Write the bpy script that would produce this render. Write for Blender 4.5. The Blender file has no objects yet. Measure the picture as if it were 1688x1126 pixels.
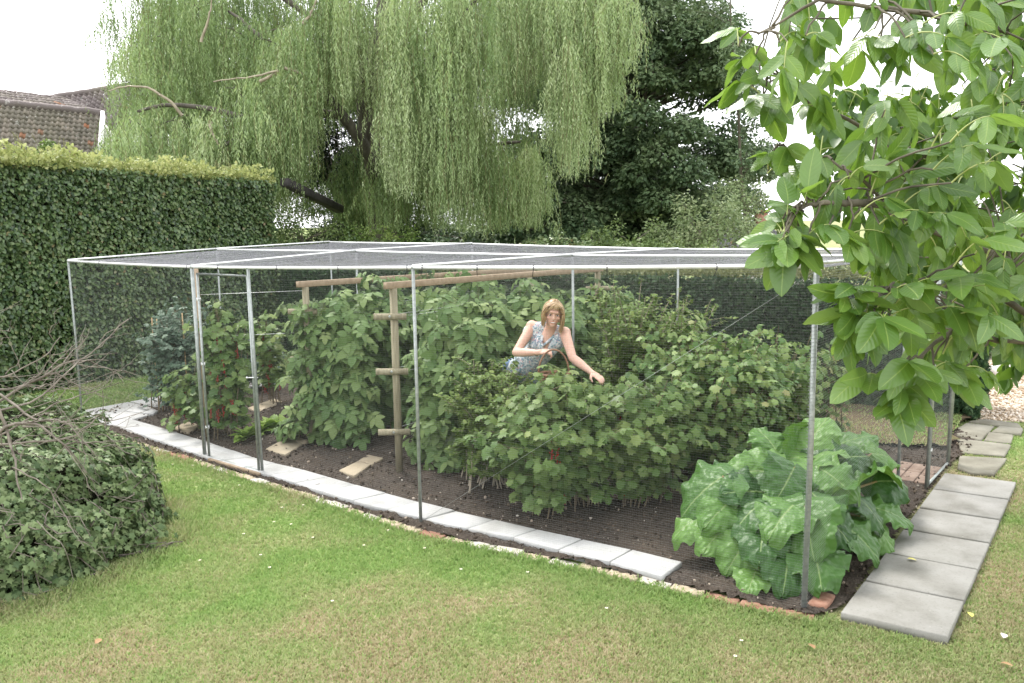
import bpy, bmesh, math, random
import numpy as np
from mathutils import Vector, Matrix
PI = math.pi
rng = np.random.default_rng(11)
random.seed(5)
SC = bpy.context.scene
COL = SC.collection

# ---------------------------------------------------------------- camera
FPX, CX, CY = 1369.0, 844.0, 563.0          # focal length and centre in pixels of the 1688 x 1126 photograph
CAMH = 2.35
PITCH, ROLL = math.radians(8.1), math.radians(0.84)
_F = np.array([0, math.cos(PITCH), -math.sin(PITCH)])
_R0 = np.array([1.0, 0, 0]); _U0 = np.array([0, math.sin(PITCH), math.cos(PITCH)])
_R = math.cos(ROLL)*_R0 - math.sin(ROLL)*_U0
_U = math.sin(ROLL)*_R0 + math.cos(ROLL)*_U0
CAMP = np.array([0, 0, CAMH])
cd = bpy.data.cameras.new('camera'); cam = bpy.data.objects.new('camera', cd); COL.objects.link(cam)
cd.sensor_width = 36.0; cd.lens = FPX/1688*36; cd.clip_start = 0.05; cd.clip_end = 2000
m = Matrix(((_R[0], _U[0], -_F[0], 0), (_R[1], _U[1], -_F[1], 0), (_R[2], _U[2], -_F[2], CAMH), (0, 0, 0, 1)))
cam.matrix_world = m
SC.camera = cam

# ---------------------------------------------------------------- light
SUN_EL, SUN_AZ = math.radians(56), math.radians(-35)     # azimuth measured from +Y towards +X
w = bpy.data.worlds.new('World'); SC.world = w; w.use_nodes = True
nt = w.node_tree; nt.nodes.clear()
sky = nt.nodes.new('ShaderNodeTexSky'); sky.sky_type = 'NISHITA'; sky.sun_disc = False
sky.sun_elevation = SUN_EL; sky.sun_rotation = SUN_AZ; sky.dust_density = 3.0; sky.air_density = 1.0
# bright overcast: a cloud layer over the clear sky
tc = nt.nodes.new('ShaderNodeTexCoord'); nz = nt.nodes.new('ShaderNodeTexNoise'); nz.inputs['Scale'].default_value = 2.2; nz.inputs['Detail'].default_value = 4
nt.links.new(tc.outputs['Generated'], nz.inputs['Vector'])
cr = nt.nodes.new('ShaderNodeValToRGB'); cr.color_ramp.elements[0].color = (7.6, 7.7, 8.0, 1); cr.color_ramp.elements[1].color = (9.6, 9.6, 9.6, 1)
cr.color_ramp.elements[0].position = .3; cr.color_ramp.elements[1].position = .7
nt.links.new(nz.outputs['Fac'], cr.inputs['Fac'])
mx = nt.nodes.new('ShaderNodeMix'); mx.data_type = 'RGBA'; mx.inputs['Factor'].default_value = .88
nt.links.new(sky.outputs['Color'], mx.inputs['A']); nt.links.new(cr.outputs['Color'], mx.inputs['B'])
bg = nt.nodes.new('ShaderNodeBackground'); bg.inputs['Strength'].default_value = .12
out = nt.nodes.new('ShaderNodeOutputWorld')
nt.links.new(mx.outputs['Result'], bg.inputs['Color']); nt.links.new(bg.outputs[0], out.inputs['Surface'])
sl = bpy.data.lights.new('sun', 'SUN'); sl.energy = 1.5; sl.angle = math.radians(14); sl.color = (1, .96, .9)
so = bpy.data.objects.new('sun', sl); COL.objects.link(so)
sd = Vector((math.sin(SUN_AZ)*math.cos(SUN_EL), math.cos(SUN_AZ)*math.cos(SUN_EL), math.sin(SUN_EL)))
so.rotation_euler = sd.to_track_quat('Z', 'Y').to_euler(); so.location = (0, 0, 30)
SC.view_settings.view_transform = 'Standard'; SC.view_settings.look = 'None'
SC.view_settings.gamma = 1; SC.view_settings.exposure = 1.55
try:
    SC.cycles.max_bounces = 6; SC.cycles.transparent_max_bounces = 8; SC.cycles.diffuse_bounces = 3
    SC.cycles.transmission_bounces = 4; SC.cycles.glossy_bounces = 2
except Exception: pass

# ---------------------------------------------------------------- helpers
def ray(u, v): return _F*FPX + (u-CX)*_R - (v-CY)*_U
def P(u, v, z=0.0):                       # the point at height z seen at a pixel
    r = ray(u, v); t = (z-CAMH)/r[2]; return CAMP + r*t
def D(u, v, d):                           # the point at distance d (along Y) seen at a pixel
    r = ray(u, v); return CAMP + r*(d/r[1])
def nrm(a):
    a = np.asarray(a, float); n = np.linalg.norm(a, axis=-1, keepdims=True); return a/np.maximum(n, 1e-9)

def mk(name, V, Fs, mat, parent=None, smooth=False, tint=None, uv=None, loc=None):
    V = np.asarray(V, np.float32).reshape(-1, 3)
    if loc is not None: V = V - np.asarray(loc, np.float32)
    Fs = [np.asarray(f, np.int32) for f in Fs if len(f)]
    me = bpy.data.meshes.new(name)
    loops = np.concatenate([f.ravel() for f in Fs]); sizes = np.concatenate([np.full(len(f), f.shape[1]) for f in Fs])
    starts = np.concatenate([[0], np.cumsum(sizes)[:-1]]).astype(np.int32)
    me.vertices.add(len(V)); me.vertices.foreach_set('co', V.ravel())
    me.loops.add(len(loops)); me.loops.foreach_set('vertex_index', loops)
    me.polygons.add(len(sizes)); me.polygons.foreach_set('loop_start', starts)
    if smooth: me.polygons.foreach_set('use_smooth', np.ones(len(sizes), bool))
    me.update(calc_edges=True)
    if tint is not None:
        a = me.attributes.new('tint', 'FLOAT', 'POINT'); a.data.foreach_set('value', np.asarray(tint, np.float32))
    if uv is not None:
        l = me.uv_layers.new(name='UVMap'); l.data.foreach_set('uv', np.asarray(uv, np.float32)[loops].ravel())
    if mat: me.materials.append(mat)
    o = bpy.data.objects.new(name, me); COL.objects.link(o)
    if loc is not None: o.location = loc
    if parent is not None: o.parent = parent
    return o

class Acc:
    def __init__(s): s.V = []; s.F = {}; s.T = []; s.n = 0
    def add(s, g, t=0.5):
        V, Fs = g; V = np.asarray(V, float)
        for f in Fs:
            f = np.asarray(f, int)
            if len(f): s.F.setdefault(f.shape[1], []).append(f+s.n)
        s.V.append(V); s.T.append(np.full(len(V), t) if np.isscalar(t) else t); s.n += len(V); return s
    def build(s, name, mat, parent=None, smooth=False, loc=None):
        return mk(name, np.concatenate(s.V), [np.concatenate(f) for f in s.F.values()], mat, parent, smooth, np.concatenate(s.T), None, loc)

def tube(pts, r, n=6, cap=True):
    pts = np.asarray(pts, float); k = len(pts)
    r = np.full(k, r) if np.isscalar(r) else np.asarray(r, float)
    if len(r) != k: r = np.interp(np.linspace(0, 1, k), np.linspace(0, 1, len(r)), r)
    t = nrm(np.gradient(pts, axis=0)); ref = np.array([0, 0, 1.]) if abs(t[0][2]) < .9 else np.array([1., 0, 0])
    a = nrm(np.cross(t[0], ref)); V = []
    for i in range(k):
        a = nrm(a - t[i]*np.dot(a, t[i])); b = np.cross(t[i], a)
        ang = np.arange(n)*2*PI/n
        V.append(pts[i] + r[i]*(np.cos(ang)[:, None]*a + np.sin(ang)[:, None]*b))
    V = np.concatenate(V); i = np.arange(k-1)[:, None]*n; j = np.arange(n)[None]; j2 = (j+1) % n
    F = np.stack([i+j, i+j2, i+n+j2, i+n+j], -1).reshape(-1, 4)
    Fs = [F]
    if cap: Fs.append(np.array([np.arange(n)[::-1], (k-1)*n+np.arange(n)]))
    return V, Fs
def ball(c, r, seg=8, rings=5, rot=None):
    r = np.full(3, r) if np.isscalar(r) else np.asarray(r, float)
    th = np.linspace(0, PI, rings+2)[1:-1]; ph = np.arange(seg)*2*PI/seg
    V = np.stack([np.outer(np.sin(th), np.cos(ph)), np.outer(np.sin(th), np.sin(ph)), np.outer(np.cos(th), np.ones(seg))], -1).reshape(-1, 3)
    V = np.concatenate([V, [[0, 0, 1]], [[0, 0, -1]]])*r
    if rot is not None: V = V @ np.asarray(rot).T
    F = []; T = []; k = len(V)
    for i in range(rings-1):
        for j in range(seg): F.append((i*seg+j, (i+1)*seg+j, (i+1)*seg+(j+1) % seg, i*seg+(j+1) % seg))
    for j in range(seg):
        T.append((k-2, j, (j+1) % seg)); T.append((k-1, (rings-1)*seg+(j+1) % seg, (rings-1)*seg+j))
    return V+np.asarray(c), [np.array(F), np.array(T)]
def prism(poly, z0, z1, bev=0.0, wob=0.0):
    poly = np.asarray(poly, float)[:, :2]
    area = .5*np.sum(poly[:, 0]*np.roll(poly[:, 1], -1)-np.roll(poly[:, 0], -1)*poly[:, 1])
    if area < 0: poly = poly[::-1]
    n = len(poly); e = nrm(np.roll(poly, -1, 0)-poly); nin = np.stack([-e[:, 1], e[:, 0]], -1)
    off = nrm(nin + np.roll(nin, 1, 0)); c = np.clip(np.sum(off*nin, -1, keepdims=True), .4, 1)
    def ring(b, z): return np.concatenate([poly+off/c*b, np.full((n, 1), z)], 1)
    rings = [ring(0, z0), ring(0, z1-bev), ring(bev, z1)] if bev > 0 else [ring(0, z0), ring(0, z1)]
    if wob: rings[-1][:, 2] += rng.normal(0, wob, n)
    V = np.concatenate(rings); j = np.arange(n); j2 = (j+1) % n; F = []
    for i in range(len(rings)-1): F.append(np.stack([i*n+j, i*n+j2, (i+1)*n+j2, (i+1)*n+j], -1))
    return V, [np.concatenate(F), np.array([(len(rings)-1)*n+j]), np.array([j[::-1]])]
def beam(a, b, w, h, up=(0, 0, 1), bev=.004):      # a box from a to b, w wide, h high
    a = np.asarray(a, float); b = np.asarray(b, float); t = nrm(b-a); s = nrm(np.cross(t, up)); u = np.cross(s, t)
    prof = [(-w/2+bev, -h/2), (w/2-bev, -h/2), (w/2, -h/2+bev), (w/2, h/2-bev), (w/2-bev, h/2), (-w/2+bev, h/2), (-w/2, h/2-bev), (-w/2, -h/2+bev)]
    V = np.concatenate([[p + s*x + u*y for x, y in prof] for p in (a, b)])
    j = np.arange(8); j2 = (j+1) % 8
    return V, [np.stack([j, j2, 8+j2, 8+j], -1), np.array([j[::-1], 8+j])]

def vnoise(x, y, seed=0):                 # smooth value noise, vectorised
    def h(i, j):
        n = (i*374761393 + j*668265263 + seed*982451653) & 0xffffffff
        n = ((n ^ (n >> 13))*1274126177) & 0xffffffff
        return ((n ^ (n >> 16)) & 0xffff)/65535.0
    xi = np.floor(x).astype(np.int64); yi = np.floor(y).astype(np.int64); fx = x-xi; fy = y-yi
    fx = fx*fx*(3-2*fx); fy = fy*fy*(3-2*fy)
    return (h(xi, yi)*(1-fx)+h(xi+1, yi)*fx)*(1-fy)+(h(xi, yi+1)*(1-fx)+h(xi+1, yi+1)*fx)*fy
def fbm(x, y, seed=0, o=4):
    s = 0; a = .5
    for k in range(o): s = s + a*vnoise(x*2**k, y*2**k, seed+k); a *= .5
    return s
def inpoly(x, y, poly):
    poly = np.asarray(poly, float)[:, :2]; r = np.zeros(np.shape(x), bool); n = len(poly)
    for i in range(n):
        x1, y1 = poly[i]; x2, y2 = poly[(i+1) % n]
        c = ((y1 > y) != (y2 > y)) & (x < (x2-x1)*(y-y1)/((y2-y1) or 1e-12)+x1); r ^= c
    return r

def tag(o, label=None, cat=None, group=None, kind=None):
    if label: o['label'] = label
    if cat: o['category'] = cat
    if group: o['group'] = group
    if kind: o['kind'] = kind
    return o
def thing(name, label, cat, loc=(0, 0, 0), group=None):
    o = bpy.data.objects.new(name, None); COL.objects.link(o); o.location = (float(loc[0]), float(loc[1]), float(loc[2])); o.empty_display_size = .1
    return tag(o, label, cat, group)
def under(o, parent):                      # parent a mesh made in world coordinates
    o.parent = parent; o.matrix_parent_inverse = Matrix.Translation(parent.location).inverted(); return o

# leaves -----------------------------------------------------------
def tmpl_ovate(w=.5, fold=.12, droop=.12, tip=1.0):
    V = [(0, 0, 0), (-w*.42, .25, fold*.6), (0, .3, 0), (w*.42, .25, fold*.6), (-w*.5, .55, fold*.7-droop*.3), (0, .6, -droop*.25), (w*.5, .55, fold*.7-droop*.3), (-w*.28, .82, fold*.3-droop*.7), (w*.28, .82, fold*.3-droop*.7), (0, tip, -droop)]
    T = [(0, 2, 1), (0, 3, 2), (7, 5, 9), (5, 8, 9)]
    Q = [(1, 2, 5, 4), (2, 3, 6, 5)]; T += [(4, 5, 7), (5, 6, 8)]
    return np.array(V, float), [np.array(T), np.array(Q)]
def tmpl_simple(w=.45, droop=.1):
    return np.array([(0, 0, 0), (-w/2, .45, .05), (w/2, .45, .05), (0, 1, -droop)], float), [np.array([(0, 2, 1), (1, 2, 3)])]
def tmpl_lance(w=.14):
    return np.array([(0, 0, 0), (-w/2, .4, .02), (w/2, .4, -.02), (0, 1, 0)], float), [np.array([(0, 2, 3, 1)])]
def tmpl_rot(T, a, off=(0, 0, 0), s=1.0, tz=0.0):
    V, F = T; c, n = math.cos(a), math.sin(a)
    X = V.copy()*s; X = np.stack([X[:, 0]*c-X[:, 1]*n, X[:, 0]*n+X[:, 1]*c, X[:, 2]+tz*X[:, 1]], 1)+np.array(off); return X, F
def tmpl_join(ts):
    V = []; F = {}; n = 0
    for v, fs in ts:
        for f in fs: F.setdefault(f.shape[1], []).append(f+n)
        V.append(v); n += len(v)
    return np.concatenate(V), [np.concatenate(f) for f in F.values()]
def tmpl_currant():                       # five lobed palmate leaf
    c = (0, .35, .03); ring = []
    for a, r in ((-160, .36), (-128, .58), (-100, .36), (-72, .62), (-50, .44), (-30, .60), (-14, .50), (0, .68), (14, .50), (30, .60), (50, .44), (72, .62), (100, .36), (128, .58), (160, .36)):
        t = math.radians(a); ring.append((math.sin(t)*r*.92, .35+math.cos(t)*r, -.22*r*r+(.05 if r < .5 else 0)))
    V = np.array([c, (0, .02, 0)]+ring); n = len(ring)
    T = [(0, 2+i+1, 2+i) for i in range(n-1)]+[(0, 2, 1), (0, 1, 1+n)]
    return V, [np.array(T)]
T_OV = tmpl_ovate(.62); T_SI = tmpl_simple(.6); T_LA = tmpl_lance(); T_CU = tmpl_currant()
T_RASP = tmpl_join([tmpl_rot(tmpl_ovate(.66, .1, .22), 0, (0, .38, -.02), .72, -.25), tmpl_rot(tmpl_ovate(.6, .1, .2), 1.15, (0, .34, 0), .58, -.2), tmpl_rot(tmpl_ovate(.6, .1, .2), -1.15, (0, .34, 0), .58, -.2),
                    tmpl_rot(tmpl_ovate(.6, .1, .2), 1.5, (0, .08, 0), .48, -.2), tmpl_rot(tmpl_ovate(.6, .1, .2), -1.5, (0, .08, 0), .48, -.2)])
T_YEW = tmpl_join([tmpl_rot(tmpl_lance(.3), a, (0, y, 0), s) for a, y, s in ((0, 0, 1), (.8, .15, .6), (-.8, .15, .6), (.7, .45, .45), (-.7, .45, .45))])

def leaves(pos, tipd, nor, size, T):
    V, Fs = T; pos = np.asarray(pos); n = len(pos)
    y = nrm(tipd); x = nrm(np.cross(y, nor)); z = np.cross(x, y); size = np.broadcast_to(size, (n,))
    W = pos[:, None, :] + size[:, None, None]*(V[None, :, 0:1]*x[:, None]+V[None, :, 1:2]*y[:, None]+V[None, :, 2:3]*z[:, None])
    k = len(V); off = (np.arange(n)*k)[:, None, None]
    return W.reshape(-1, 3), [(f[None]+off).reshape(-1, f.shape[1]) for f in Fs]
def foliage(name, pos, tipd, nor, size, T, mat, parent=None, tint=None, uvT=None, smooth=False):
    n = len(pos)
    if tint is None: tint = rng.random(n)
    W, Fs = leaves(pos, tipd, nor, size, T)
    uv = np.tile(uvT, (n, 1)) if uvT is not None else None
    o = mk(name, W, Fs, mat, None, smooth, np.repeat(np.clip(tint, 0, 1), len(T[0])), uv)
    if parent is not None: under(o, parent)
    return o
def rdir(n): return nrm(rng.normal(size=(n, 3)))
# ---------------------------------------------------------------- materials
class NB:
    def __init__(s, name):
        s.m = bpy.data.materials.new(name); s.m.use_nodes = True; s.t = s.m.node_tree; s.t.nodes.clear()
        s.out = s.n('ShaderNodeOutputMaterial'); s._pos = None
    def n(s, ty, **kw):
        x = s.t.nodes.new(ty)
        for k, v in kw.items():
            if hasattr(x, k) and k not in x.inputs: setattr(x, k, v)
            else: s.set(x.inputs[k], v)
        return x
    def set(s, inp, v):
        if isinstance(v, bpy.types.NodeSocket): s.t.links.new(v, inp)
        elif isinstance(v, bpy.types.Node): s.t.links.new(v.outputs[0], inp)
        else:
            if inp.type == 'RGBA' and len(v) == 3: v = (*v, 1)
            inp.default_value = v
    def pos(s):
        if s._pos is None: s._pos = s.n('ShaderNodeNewGeometry').outputs['Position']
        return s._pos
    def obj(s): return s.n('ShaderNodeTexCoord').outputs['Object']
    def noise(s, scale, detail=3, vec=None, rough=.55, dist=0):
        x = s.n('ShaderNodeTexNoise'); s.set(x.inputs['Vector'], vec or s.pos()); x.inputs['Scale'].default_value = scale
        x.inputs['Detail'].default_value = detail; x.inputs['Roughness'].default_value = rough; x.inputs['Distortion'].default_value = dist
        return x.outputs['Fac']
    def vor(s, scale, vec=None, feat='F1', out='Distance'):
        x = s.n('ShaderNodeTexVoronoi'); x.feature = feat; s.set(x.inputs['Vector'], vec or s.pos()); x.inputs['Scale'].default_value = scale; return x.outputs[out]
    def math(s, op, a, b=None, c=None):
        x = s.n('ShaderNodeMath'); x.operation = op; s.set(x.inputs[0], a)
        if b is not None: s.set(x.inputs[1], b)
        if c is not None: s.set(x.inputs[2], c)
        return x.outputs[0]
    def ramp(s, fac, stops):
        x = s.n('ShaderNodeValToRGB'); s.set(x.inputs['Fac'], fac); e = x.color_ramp.elements
        while len(e) < len(stops): e.new(.5)
        for el, (p, c) in zip(e, stops): el.position = p; el.color = (*c, 1) if len(c) == 3 else c
        return x.outputs['Color']
    def rng(s, v, a, b, c=0., d=1.):
        x = s.n('ShaderNodeMapRange'); s.set(x.inputs[0], v)
        for i, k in enumerate((a, b, c, d)): x.inputs[i+1].default_value = k
        return x.outputs[0]
    def mix(s, f, a, b, mode='MIX'):
        x = s.n('ShaderNodeMix'); x.data_type = 'RGBA'; x.blend_type = mode; s.set(x.inputs['Factor'], f); s.set(x.inputs['A'], a); s.set(x.inputs['B'], b); return x.outputs['Result']
    def bump(s, h, dist=.01, strength=1.0):
        x = s.n('ShaderNodeBump'); s.set(x.inputs['Height'], h); x.inputs['Distance'].default_value = dist; x.inputs['Strength'].default_value = strength; return x.outputs[0]
    def bsdf(s, color, rough=.8, metallic=0., spec=.5, normal=None, **kw):
        x = s.n('ShaderNodeBsdfPrincipled'); s.set(x.inputs['Base Color'], color); s.set(x.inputs['Roughness'], rough)
        s.set(x.inputs['Metallic'], metallic); s.set(x.inputs['Specular IOR Level'], spec)
        if normal is not None: s.set(x.inputs['Normal'], normal)
        for k, v in kw.items(): s.set(x.inputs[k.replace('_', ' ')], v)
        return x.outputs[0]
    def done(s, sh): s.t.links.new(sh, s.out.inputs['Surface']); return s.m
    def attr(s, name='tint'):
        x = s.n('ShaderNodeAttribute'); x.attribute_name = name; return x.outputs['Fac']
    def absx(s, v, c, k): return s.math('MULTIPLY', s.math('ABSOLUTE', s.math('SUBTRACT', v, c)), k)

def leafmat(name, stops, transl=.3, rough=.45, spec=.4, big=1.2, tcol=None, veins=None, bigamt=.25, bumpd=None, under=None):
    b = NB(name); t = b.attr()
    f = b.math('ADD', t, b.math('MULTIPLY', b.math('SUBTRACT', b.noise(big, 2), .5), bigamt*2))
    col = b.ramp(f, [(i/(len(stops)-1) if not isinstance(c[0], tuple) else c[1], c if not isinstance(c[0], tuple) else c[0]) for i, c in enumerate(stops)])
    normal = None
    if veins:
        uvn = b.n('ShaderNodeTexCoord').outputs['UV']; sp = b.n('ShaderNodeSeparateXYZ', Vector=uvn)
        au = b.absx(sp.outputs[0], .5, 2.0); v = sp.outputs[1]
        q = b.math('SUBTRACT', v, b.math('MULTIPLY', au, veins.get('slant', .3)))
        fr = b.math('FRACT', b.math('MULTIPLY', q, veins['n'])); dd = b.absx(fr, .5, 2.0)   # 1 on the vein
        side = b.rng(dd, veins.get('w', .86), 1.0, 0., 1.)
        side = b.math('MULTIPLY', side, b.rng(au, .75, 1.0, 1., .2))
        mid = b.rng(au, veins.get('mw', .07), .0, 0., 1.)
        vf = b.math('MAXIMUM', b.math('MULTIPLY', side, veins.get('side', .5)), b.math('MULTIPLY', mid, .9))
        col = b.mix(vf, col, veins['col'])
        h = b.math('ADD', b.math('MULTIPLY', dd, -1.0), b.math('MULTIPLY', b.vor(veins.get('puck', 60)), veins.get('pk', .6)))
        normal = b.bump(h, veins.get('bd', .004))
    if under:
        g = b.n('ShaderNodeNewGeometry').outputs['Backfacing']; col = b.mix(b.math('MULTIPLY', g, .6), col, under)
    kw = {}
    p = b.bsdf(col, rough, 0, spec, normal)
    tr = b.n('ShaderNodeBsdfTranslucent'); b.set(tr.inputs['Color'], b.mix(.6, col, tcol) if tcol else col)
    ms = b.n('ShaderNodeMixShader'); ms.inputs[0].default_value = transl; b.t.links.new(p, ms.inputs[1]); b.t.links.new(tr.outputs[0], ms.inputs[2])
    return b.done(ms.outputs[0])

M = {}
M['beech'] = leafmat('beech_leaf', [(.030, .062, .026), (.065, .115, .042), (.105, .165, .058), (.16, .215, .085), (.21, .16, .085)], .22, .36, .5, .9)
M['beech_top'] = leafmat('young_beech_leaf', [(.19, .24, .08), (.31, .36, .13), (.46, .48, .22)], .38, .5, .3, tcol=(.40, .42, .16))
M['yew'] = leafmat('yew_needle', [(.026, .060, .030), (.056, .108, .046), (.105, .165, .068)], .12, .55, .3, 1.5)
M['yew_top'] = leafmat('yew_new_growth', [(.09, .11, .04), (.17, .18, .07)], .15, .6, .3)
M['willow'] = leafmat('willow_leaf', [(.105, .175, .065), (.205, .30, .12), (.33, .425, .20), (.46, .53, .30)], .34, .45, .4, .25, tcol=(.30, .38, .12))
M['darkleaf'] = leafmat('dark_tree_leaf', [(.045, .088, .044), (.090, .148, .068), (.15, .215, .10), (.22, .28, .15)], .2, .5, .35, .3)
M['conifer'] = leafmat('conifer_leaf', [(.016, .035, .018), (.035, .065, .03), (.06, .10, .04)], .15, .55, .3, .8)
M['rasp'] = leafmat('raspberry_leaf', [(.050, .108, .032), (.092, .165, .050), (.15, .225, .075), (.24, .31, .12)], .25, .55, .3, 1.2, under=(.26, .31, .22))
M['currant'] = leafmat('currant_leaf', [(.045, .100, .024), (.085, .155, .038), (.14, .215, .058), (.22, .28, .09)], .3, .5, .35, 1.4, under=(.2, .25, .13))
M['currant2'] = leafmat('speckled_currant_leaf', [(.050, .115, .028), (.090, .175, .045), (.15, .24, .07), (.21, .29, .09), (.27, .27, .11)], .28, .5, .35, 1.6)
M['goose'] = leafmat('gooseberry_leaf', [(.070, .135, .028), (.14, .22, .048), (.25, .32, .09)], .34, .5, .35, 1.6)
M['blue'] = leafmat('blueberry_leaf', [(.050, .095, .060), (.09, .145, .095), (.15, .21, .14)], .2, .5, .35, 1.6)
M['lettuce'] = leafmat('lettuce_leaf', [(.16, .28, .045), (.24, .37, .07), (.33, .45, .12)], .4, .5, .35, 3)
M['ivy'] = leafmat('ivy_leaf', [(.050, .088, .034), (.095, .145, .056), (.155, .21, .088), (.24, .29, .15)], .14, .55, .3, 1.6)
M['shrub'] = leafmat('shrub_leaf', [(.06, .11, .035), (.12, .18, .055), (.20, .25, .09)], .3, .5, .3, .8)
M['paleshrub'] = leafmat('pale_shrub_leaf', [(.11, .17, .065), (.19, .25, .11), (.30, .34, .18)], .3, .55, .3, .8)
M['walnut'] = leafmat('walnut_leaf', [(.048, .112, .022), (.080, .165, .032), (.12, .22, .045), (.18, .28, .070)], .36, .34, .75, 2.0, tcol=(.30, .50, .03),
                      veins=dict(n=9, slant=.22, w=.84, side=.10, col=(.28, .38, .10), puck=30, pk=.25, bd=.0006), bigamt=.15, under=(.19, .28, .12))
M['walnut_far'] = leafmat('walnut_leaf_shaded', [(.030, .075, .018), (.055, .125, .024), (.09, .18, .035)], .4, .4, .4, 2.0, tcol=(.25, .42, .03))  # darker copy of the walnut leaf: shade inside the crown put into colour
M['rhubarb'] = leafmat('rhubarb_leaf', [(.026, .080, .018), (.048, .120, .026), (.078, .175, .036), (.13, .25, .055)], .2, .42, .35, 2.5, tcol=(.2, .36, .04),
                       veins=dict(n=5, slant=.5, w=.9, side=.14, mw=.05, col=(.24, .33, .13), puck=34, pk=1.2, bd=.004), bigamt=.2)

def simple(name, c1, c2, scale=8, rough=.8, bumpd=.003, metallic=0, spec=.4, detail=4, stretch=None):
    b = NB(name); v = None
    if stretch:
        mp = b.n('ShaderNodeMapping'); b.set(mp.inputs['Vector'], b.obj()); mp.inputs['Scale'].default_value = stretch; v = mp.outputs[0]
    n = b.noise(scale, detail, v); col = b.ramp(n, [(.3, c1), (.7, c2)])
    return b.done(b.bsdf(col, rough, metallic, spec, b.bump(n, bumpd)))
M['galv'] = simple('galvanised_steel', (.24, .265, .25), (.37, .395, .38), 30, .42, .0005, .55, .5)
M['galvrail'] = simple('sky_lit_galvanised_rail', (.62, .63, .64), (.78, .79, .80), 20, .4, .0005, .35, .5)  # same steel made paler: the sky's reflection is put into the base colour
M['net'] = simple('net_strand', (.19, .19, .215), (.25, .25, .28), 5, .35, .0001, 0, .6)  # roof net: sky sheen on dark strands put into a paler bluish base
M['netside'] = simple('side_net_strand', (.15, .16, .155), (.20, .215, .205), 5, .4, .0001, 0, .6)
M['cabletie'] = simple('black_plastic', (.015, .015, .016), (.02, .02, .02), 5, .4, .0001)
M['bark'] = simple('bark', (.055, .05, .035), (.15, .135, .10), 14, .9, .012, stretch=(1, 1, .25))
M['willowbark'] = simple('willow_bark', (.05, .045, .036), (.15, .135, .11), 9, .9, .03, stretch=(1, 1, .3))
M['paletwig'] = simple('pale_twig', (.22, .19, .14), (.38, .33, .25), 9, .8, .002)
M['deadtwig'] = simple('dead_branch', (.10, .085, .068), (.24, .21, .175), 14, .85, .002)
M['cane'] = simple('plant_stem', (.10, .12, .04), (.22, .20, .09), 12, .7, .001)
M['woodystem'] = simple('woody_stem', (.09, .07, .045), (.2, .16, .1), 12, .8, .001)
M['bamboo'] = simple('bamboo_cane', (.32, .22, .11), (.45, .33, .18), 8, .5, .0005)
M['timber'] = simple('pale_timber_batten', (.26, .19, .125), (.37, .285, .20), 7, .7, .001, stretch=(3, 3, 3))
M['post'] = simple('treated_round_post', (.17, .15, .095), (.31, .28, .19), 8, .8, .002, stretch=(6, 6, .6))
M['brickred'] = simple('red_brick', (.24, .115, .075), (.36, .21, .15), 22, .9, .003)
M['brickold'] = simple('old_brown_brick', (.15, .10, .075), (.27, .20, .155), 9, .9, .003)
M['brickbuff'] = simple('buff_brick', (.36, .29, .20), (.50, .42, .31), 22, .9, .003)
M['brickpale'] = simple('pale_lichened_brick', (.42, .38, .33), (.60, .56, .50), 22, .9, .003)
M['berry'] = simple('red_currant_berry', (.25, .012, .012), (.36, .03, .02), 20, .25, .0002, 0, .6)
M['petiole'] = simple('rhubarb_stalk', (.20, .10, .06), (.28, .26, .09), 6, .5, .001)
M['rachis'] = simple('leaf_stalk', (.24, .30, .09), (.36, .40, .15), 9, .5, .0005)
M['whitestone'] = simple('white_stone', (.50, .46, .42), (.72, .70, .66), 9, .8, .01)
M['white'] = simple('white_paint', (.72, .72, .70), (.80, .80, .79), 3, .6, .001)
M['render'] = simple('pale_render', (.55, .53, .49), (.66, .64, .60), 3, .8, .002)
M['darkboard'] = simple('dark_weathered_wood', (.02, .018, .018), (.055, .05, .047), 6, .8, .004)
M['daisy'] = simple('daisy_petal', (.72, .72, .70), (.8, .8, .78), 9, .7, .0001)
M['daisyc'] = simple('daisy_centre', (.6, .42, .05), (.7, .5, .08), 9, .7, .0001)
M['deadleaf'] = simple('fallen_leaf_brown', (.20, .11, .05), (.34, .22, .10), 20, .7, .001)
M['yellowleaf'] = simple('fallen_leaf_yellow', (.42, .40, .08), (.55, .50, .14), 20, .7, .001)
M['wicker'] = simple('brown_wicker', (.13, .065, .035), (.27, .15, .085), 25, .6, .002)

def m_concrete(name, c1, c2, c3):
    b = NB(name); n1 = b.noise(3.2, 5); n2 = b.noise(60, 3); n3 = b.noise(240, 2)
    col = b.ramp(n1, [(.28, c1), (.5, c2), (.75, c3)])
    col = b.mix(b.rng(n2, .55, .75, 0, .35), col, (c1[0]*.6, c1[1]*.6, c1[2]*.55))
    col = b.mix(b.rng(b.vor(14), .10, .04, 0, .5), col, (c3[0]*1.15, c3[1]*1.15, c3[2]*1.1))
    h = b.math('ADD', b.math('MULTIPLY', n2, .6), b.math('MULTIPLY', n3, .4))
    return b.done(b.bsdf(col, .85, 0, .3, b.bump(h, .003)))
M['slabwhite'] = m_concrete('pale_concrete_slab', (.33, .33, .315), (.44, .44, .43), (.50, .50, .49))
M['slabgrey'] = m_concrete('grey_paving_slab', (.175, .168, .145), (.262, .255, .232), (.33, .322, .30))
M['slabstone'] = m_concrete('weathered_stone', (.13, .12, .09), (.20, .19, .15), (.28, .265, .215))
M['slabtan'] = m_concrete('tan_stepping_slab', (.28, .23, .16), (.37, .31, .22), (.44, .38, .28))

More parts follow.
